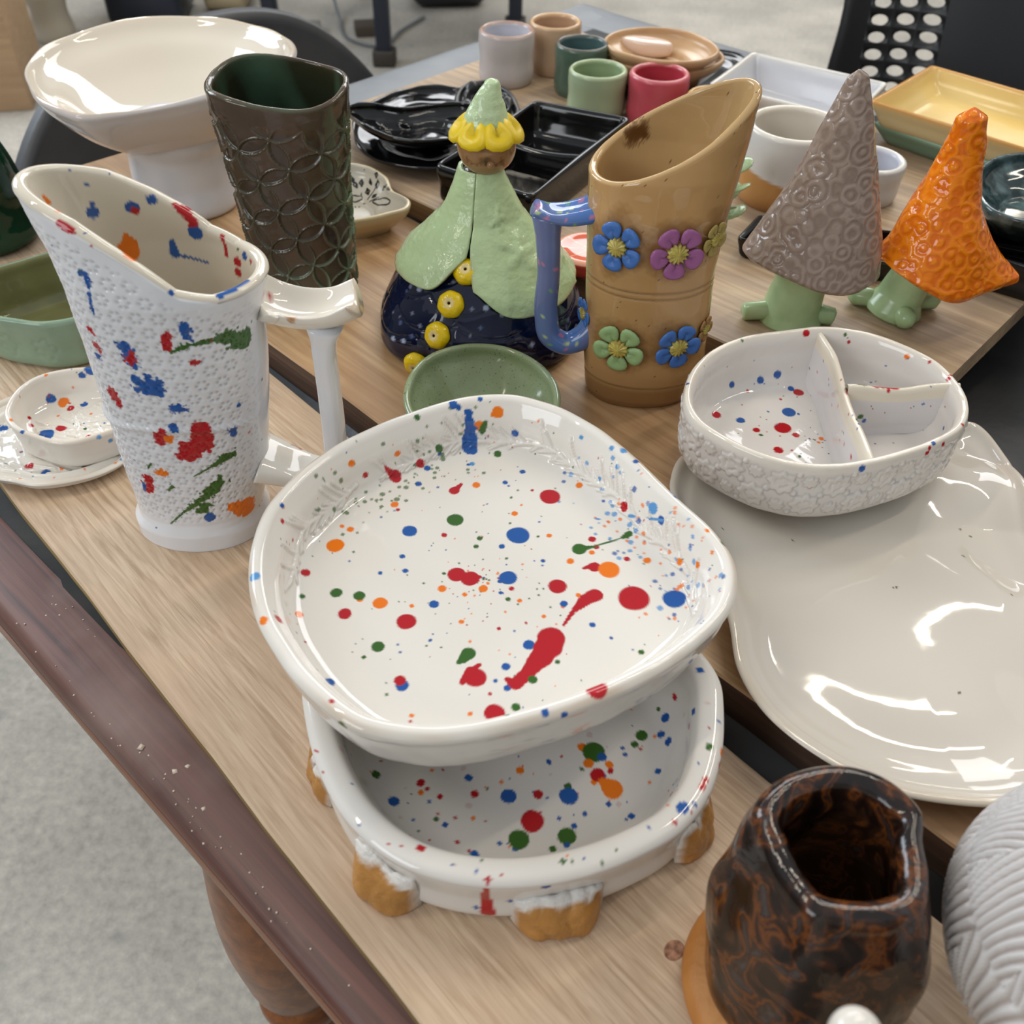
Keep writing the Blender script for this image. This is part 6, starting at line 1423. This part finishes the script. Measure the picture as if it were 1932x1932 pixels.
# ------------------------------------------------------------------ far side of the room
def fl(x, y): p = at(x, y, -TT); return p
M_navy = glaze('navy_steel', L(22, 30, 46), 0.35)
lg = [fl(727, 122), fl(522, 104), fl(972, 62)]
tb = thing('steel_table', 'tall work table with navy steel legs on the far side of the room', 'table', (lg[0][0], lg[0][1], 0))
o0 = np.array([lg[0][0], lg[0][1], 0])
pts_ = [(p[0], p[1]) for p in lg] + [(lg[1][0] + 0.25, lg[1][1] + 0.75), (lg[2][0] + 0.1, lg[2][1] + 0.6)]
for (x, y) in pts_:
    q = np.array([x, y, 0]) - o0
    V, F = boxv(q[0] - 0.026, q[0] + 0.026, q[1] - 0.026, q[1] + 0.026, 0.0, 0.86); lgo = build('leg', V, F, M_navy, tb, smooth=False); bevel(lgo, 0.006)
    V, F = boxv(q[0] - 0.04, q[0] + 0.04, q[1] - 0.035, q[1] + 0.035, 0.0, 0.055); f_ = build('foot_cap', V, F, glaze('brown_rubber', L(52, 46, 40), 0.6), lgo, smooth=False); bevel(f_, 0.008)
V, F = boxv(-0.62, 0.70, -0.2, 1.05, 0.86, 0.90); bevel(build('table_top', V, F, M_grey_rim, tb, smooth=False), 0.004)

def floor_box(name, label, cat, x0, y0, x1, y1, h, depth, mat, rnd=0.01, group=None):
    a, b = fl(x0, y0), fl(x1, y1); m = (a + b) / 2; w = np.linalg.norm((b - a)[:2]); ang = math.atan2(b[1] - a[1], b[0] - a[0])
    V, F = boxv(-w / 2, w / 2, 0, depth, 0, h); o = build(name, V, F, mat, loc=(m[0], m[1], 0), smooth=False); o.rotation_euler = (0, 0, ang); bevel(o, rnd, 3)
    return tag(o, label, cat, group)
def stool():
    p = fl(108, 74); t = thing('stool', 'white plastic pedestal stool at the top left corner', 'stool', (p[0], p[1], 0))
    a, _ = rings(circle(48, 1.0), [(0, 0, 0), (0.062, 0, 0.0), (0.068, 0, 0.01), (0.064, 0, 0.1), (0.066, 0, 0.18), (0.0, 0, 0.18)], 30); build_rings('post', a, glaze('white_plastic', L(214, 206, 190), 0.4), t)
    a, _ = rings(circle(60, 1.0), [(0, 0, 0.176), (0.16, 0, 0.176), (0.19, 0, 0.186), (0.20, 0, 0.21), (0.19, 0, 0.226), (0.10, 0, 0.222), (0, 0, 0.218)], 36); build_rings('seat', a, glaze('white_plastic_seat', L(222, 214, 198), 0.35), t)
stool()
floor_box('tool_case', 'navy black tool case behind the rim of the pedestal bowl', 'case', 205, 52, 350, 50, 0.20, 0.3, M_navy, 0.03)
floor_box('wooden_box', 'tan wooden box at the far left, behind the grey chair', 'box', -160, 222, 62, 208, 0.34, 0.35, wood('tan_ply', L(182, 152, 118), L(164, 134, 102), L(170, 140, 108), 60, 0.6), 0.004)
floor_box('canvas_bag', 'beige canvas bag on the floor at the top edge', 'bag', 385, 22, 468, 22, 0.07, 0.2, glaze('canvas', L(176, 160, 128), 0.9), 0.03)
floor_box('bag', 'black bag on the floor at the top edge, right of the navy leg', 'bag', 780, 20, 920, 16, 0.12, 0.25, M_black_plastic, 0.05)
floor_box('socket_block', 'grey socket block on the floor right of the pedestal bowl', 'socket', 566, 70, 608, 68, 0.035, 0.08, glaze('grey_block', L(140, 136, 126), 0.6), 0.006)
floor_box('wooden_block', 'dark wooden block on the floor left of the navy leg', 'block', 672, 72, 712, 70, 0.04, 0.09, glaze('dark_block', L(72, 62, 52), 0.7), 0.006)
def cable(name, label, pts, r, mat):
    P = catmull(np.array([np.array([*fl(x, y)[:2], h]) for x, y, h in pts]), 60); c0 = np.array([P[0][0], P[0][1], 0])
    tag(build_rings(name, tube(P - c0, r, 8), mat, loc=c0), label, 'cable')
cable('cable', 'thin grey cable curling down beside the navy leg', [(620, 0, 0.2), (640, 40, 0.02), (668, 82, 0.008), (712, 92, 0.008), (760, 60, 0.008), (800, 36, 0.008)], 0.006, M_grey_rim)
cable('cable', 'black cable looping at the top left corner', [(70, 40, 0.01), (40, 20, 0.12), (14, 60, 0.10), (30, 110, 0.02), (58, 130, 0.01)], 0.006, M_black_plastic)

# ------------------------------------------------------------------ room shell out of view
M_wall = glaze('wall_paint', L(206, 202, 194), 0.8)
V, F = boxv(-6.1, 6, 9, 9.1, 0, 3.6); w_ = build('wall_back', V, F, M_wall, smooth=False); w_['kind'] = 'structure'
V, F = boxv(-6.1, -6, -3, 9, 0, 3.6); w_ = build('wall_left', V, F, M_wall, smooth=False); w_['kind'] = 'structure'
V, F = boxv(6, 6.1, -3, 9, 0, 3.6); w_ = build('wall_right', V, F, M_wall, smooth=False); w_['kind'] = 'structure'
V, F = boxv(-6.1, 6.1, -3.1, -3, 0, 3.6); w_ = build('wall_front', V, F, M_wall, smooth=False); w_['kind'] = 'structure'
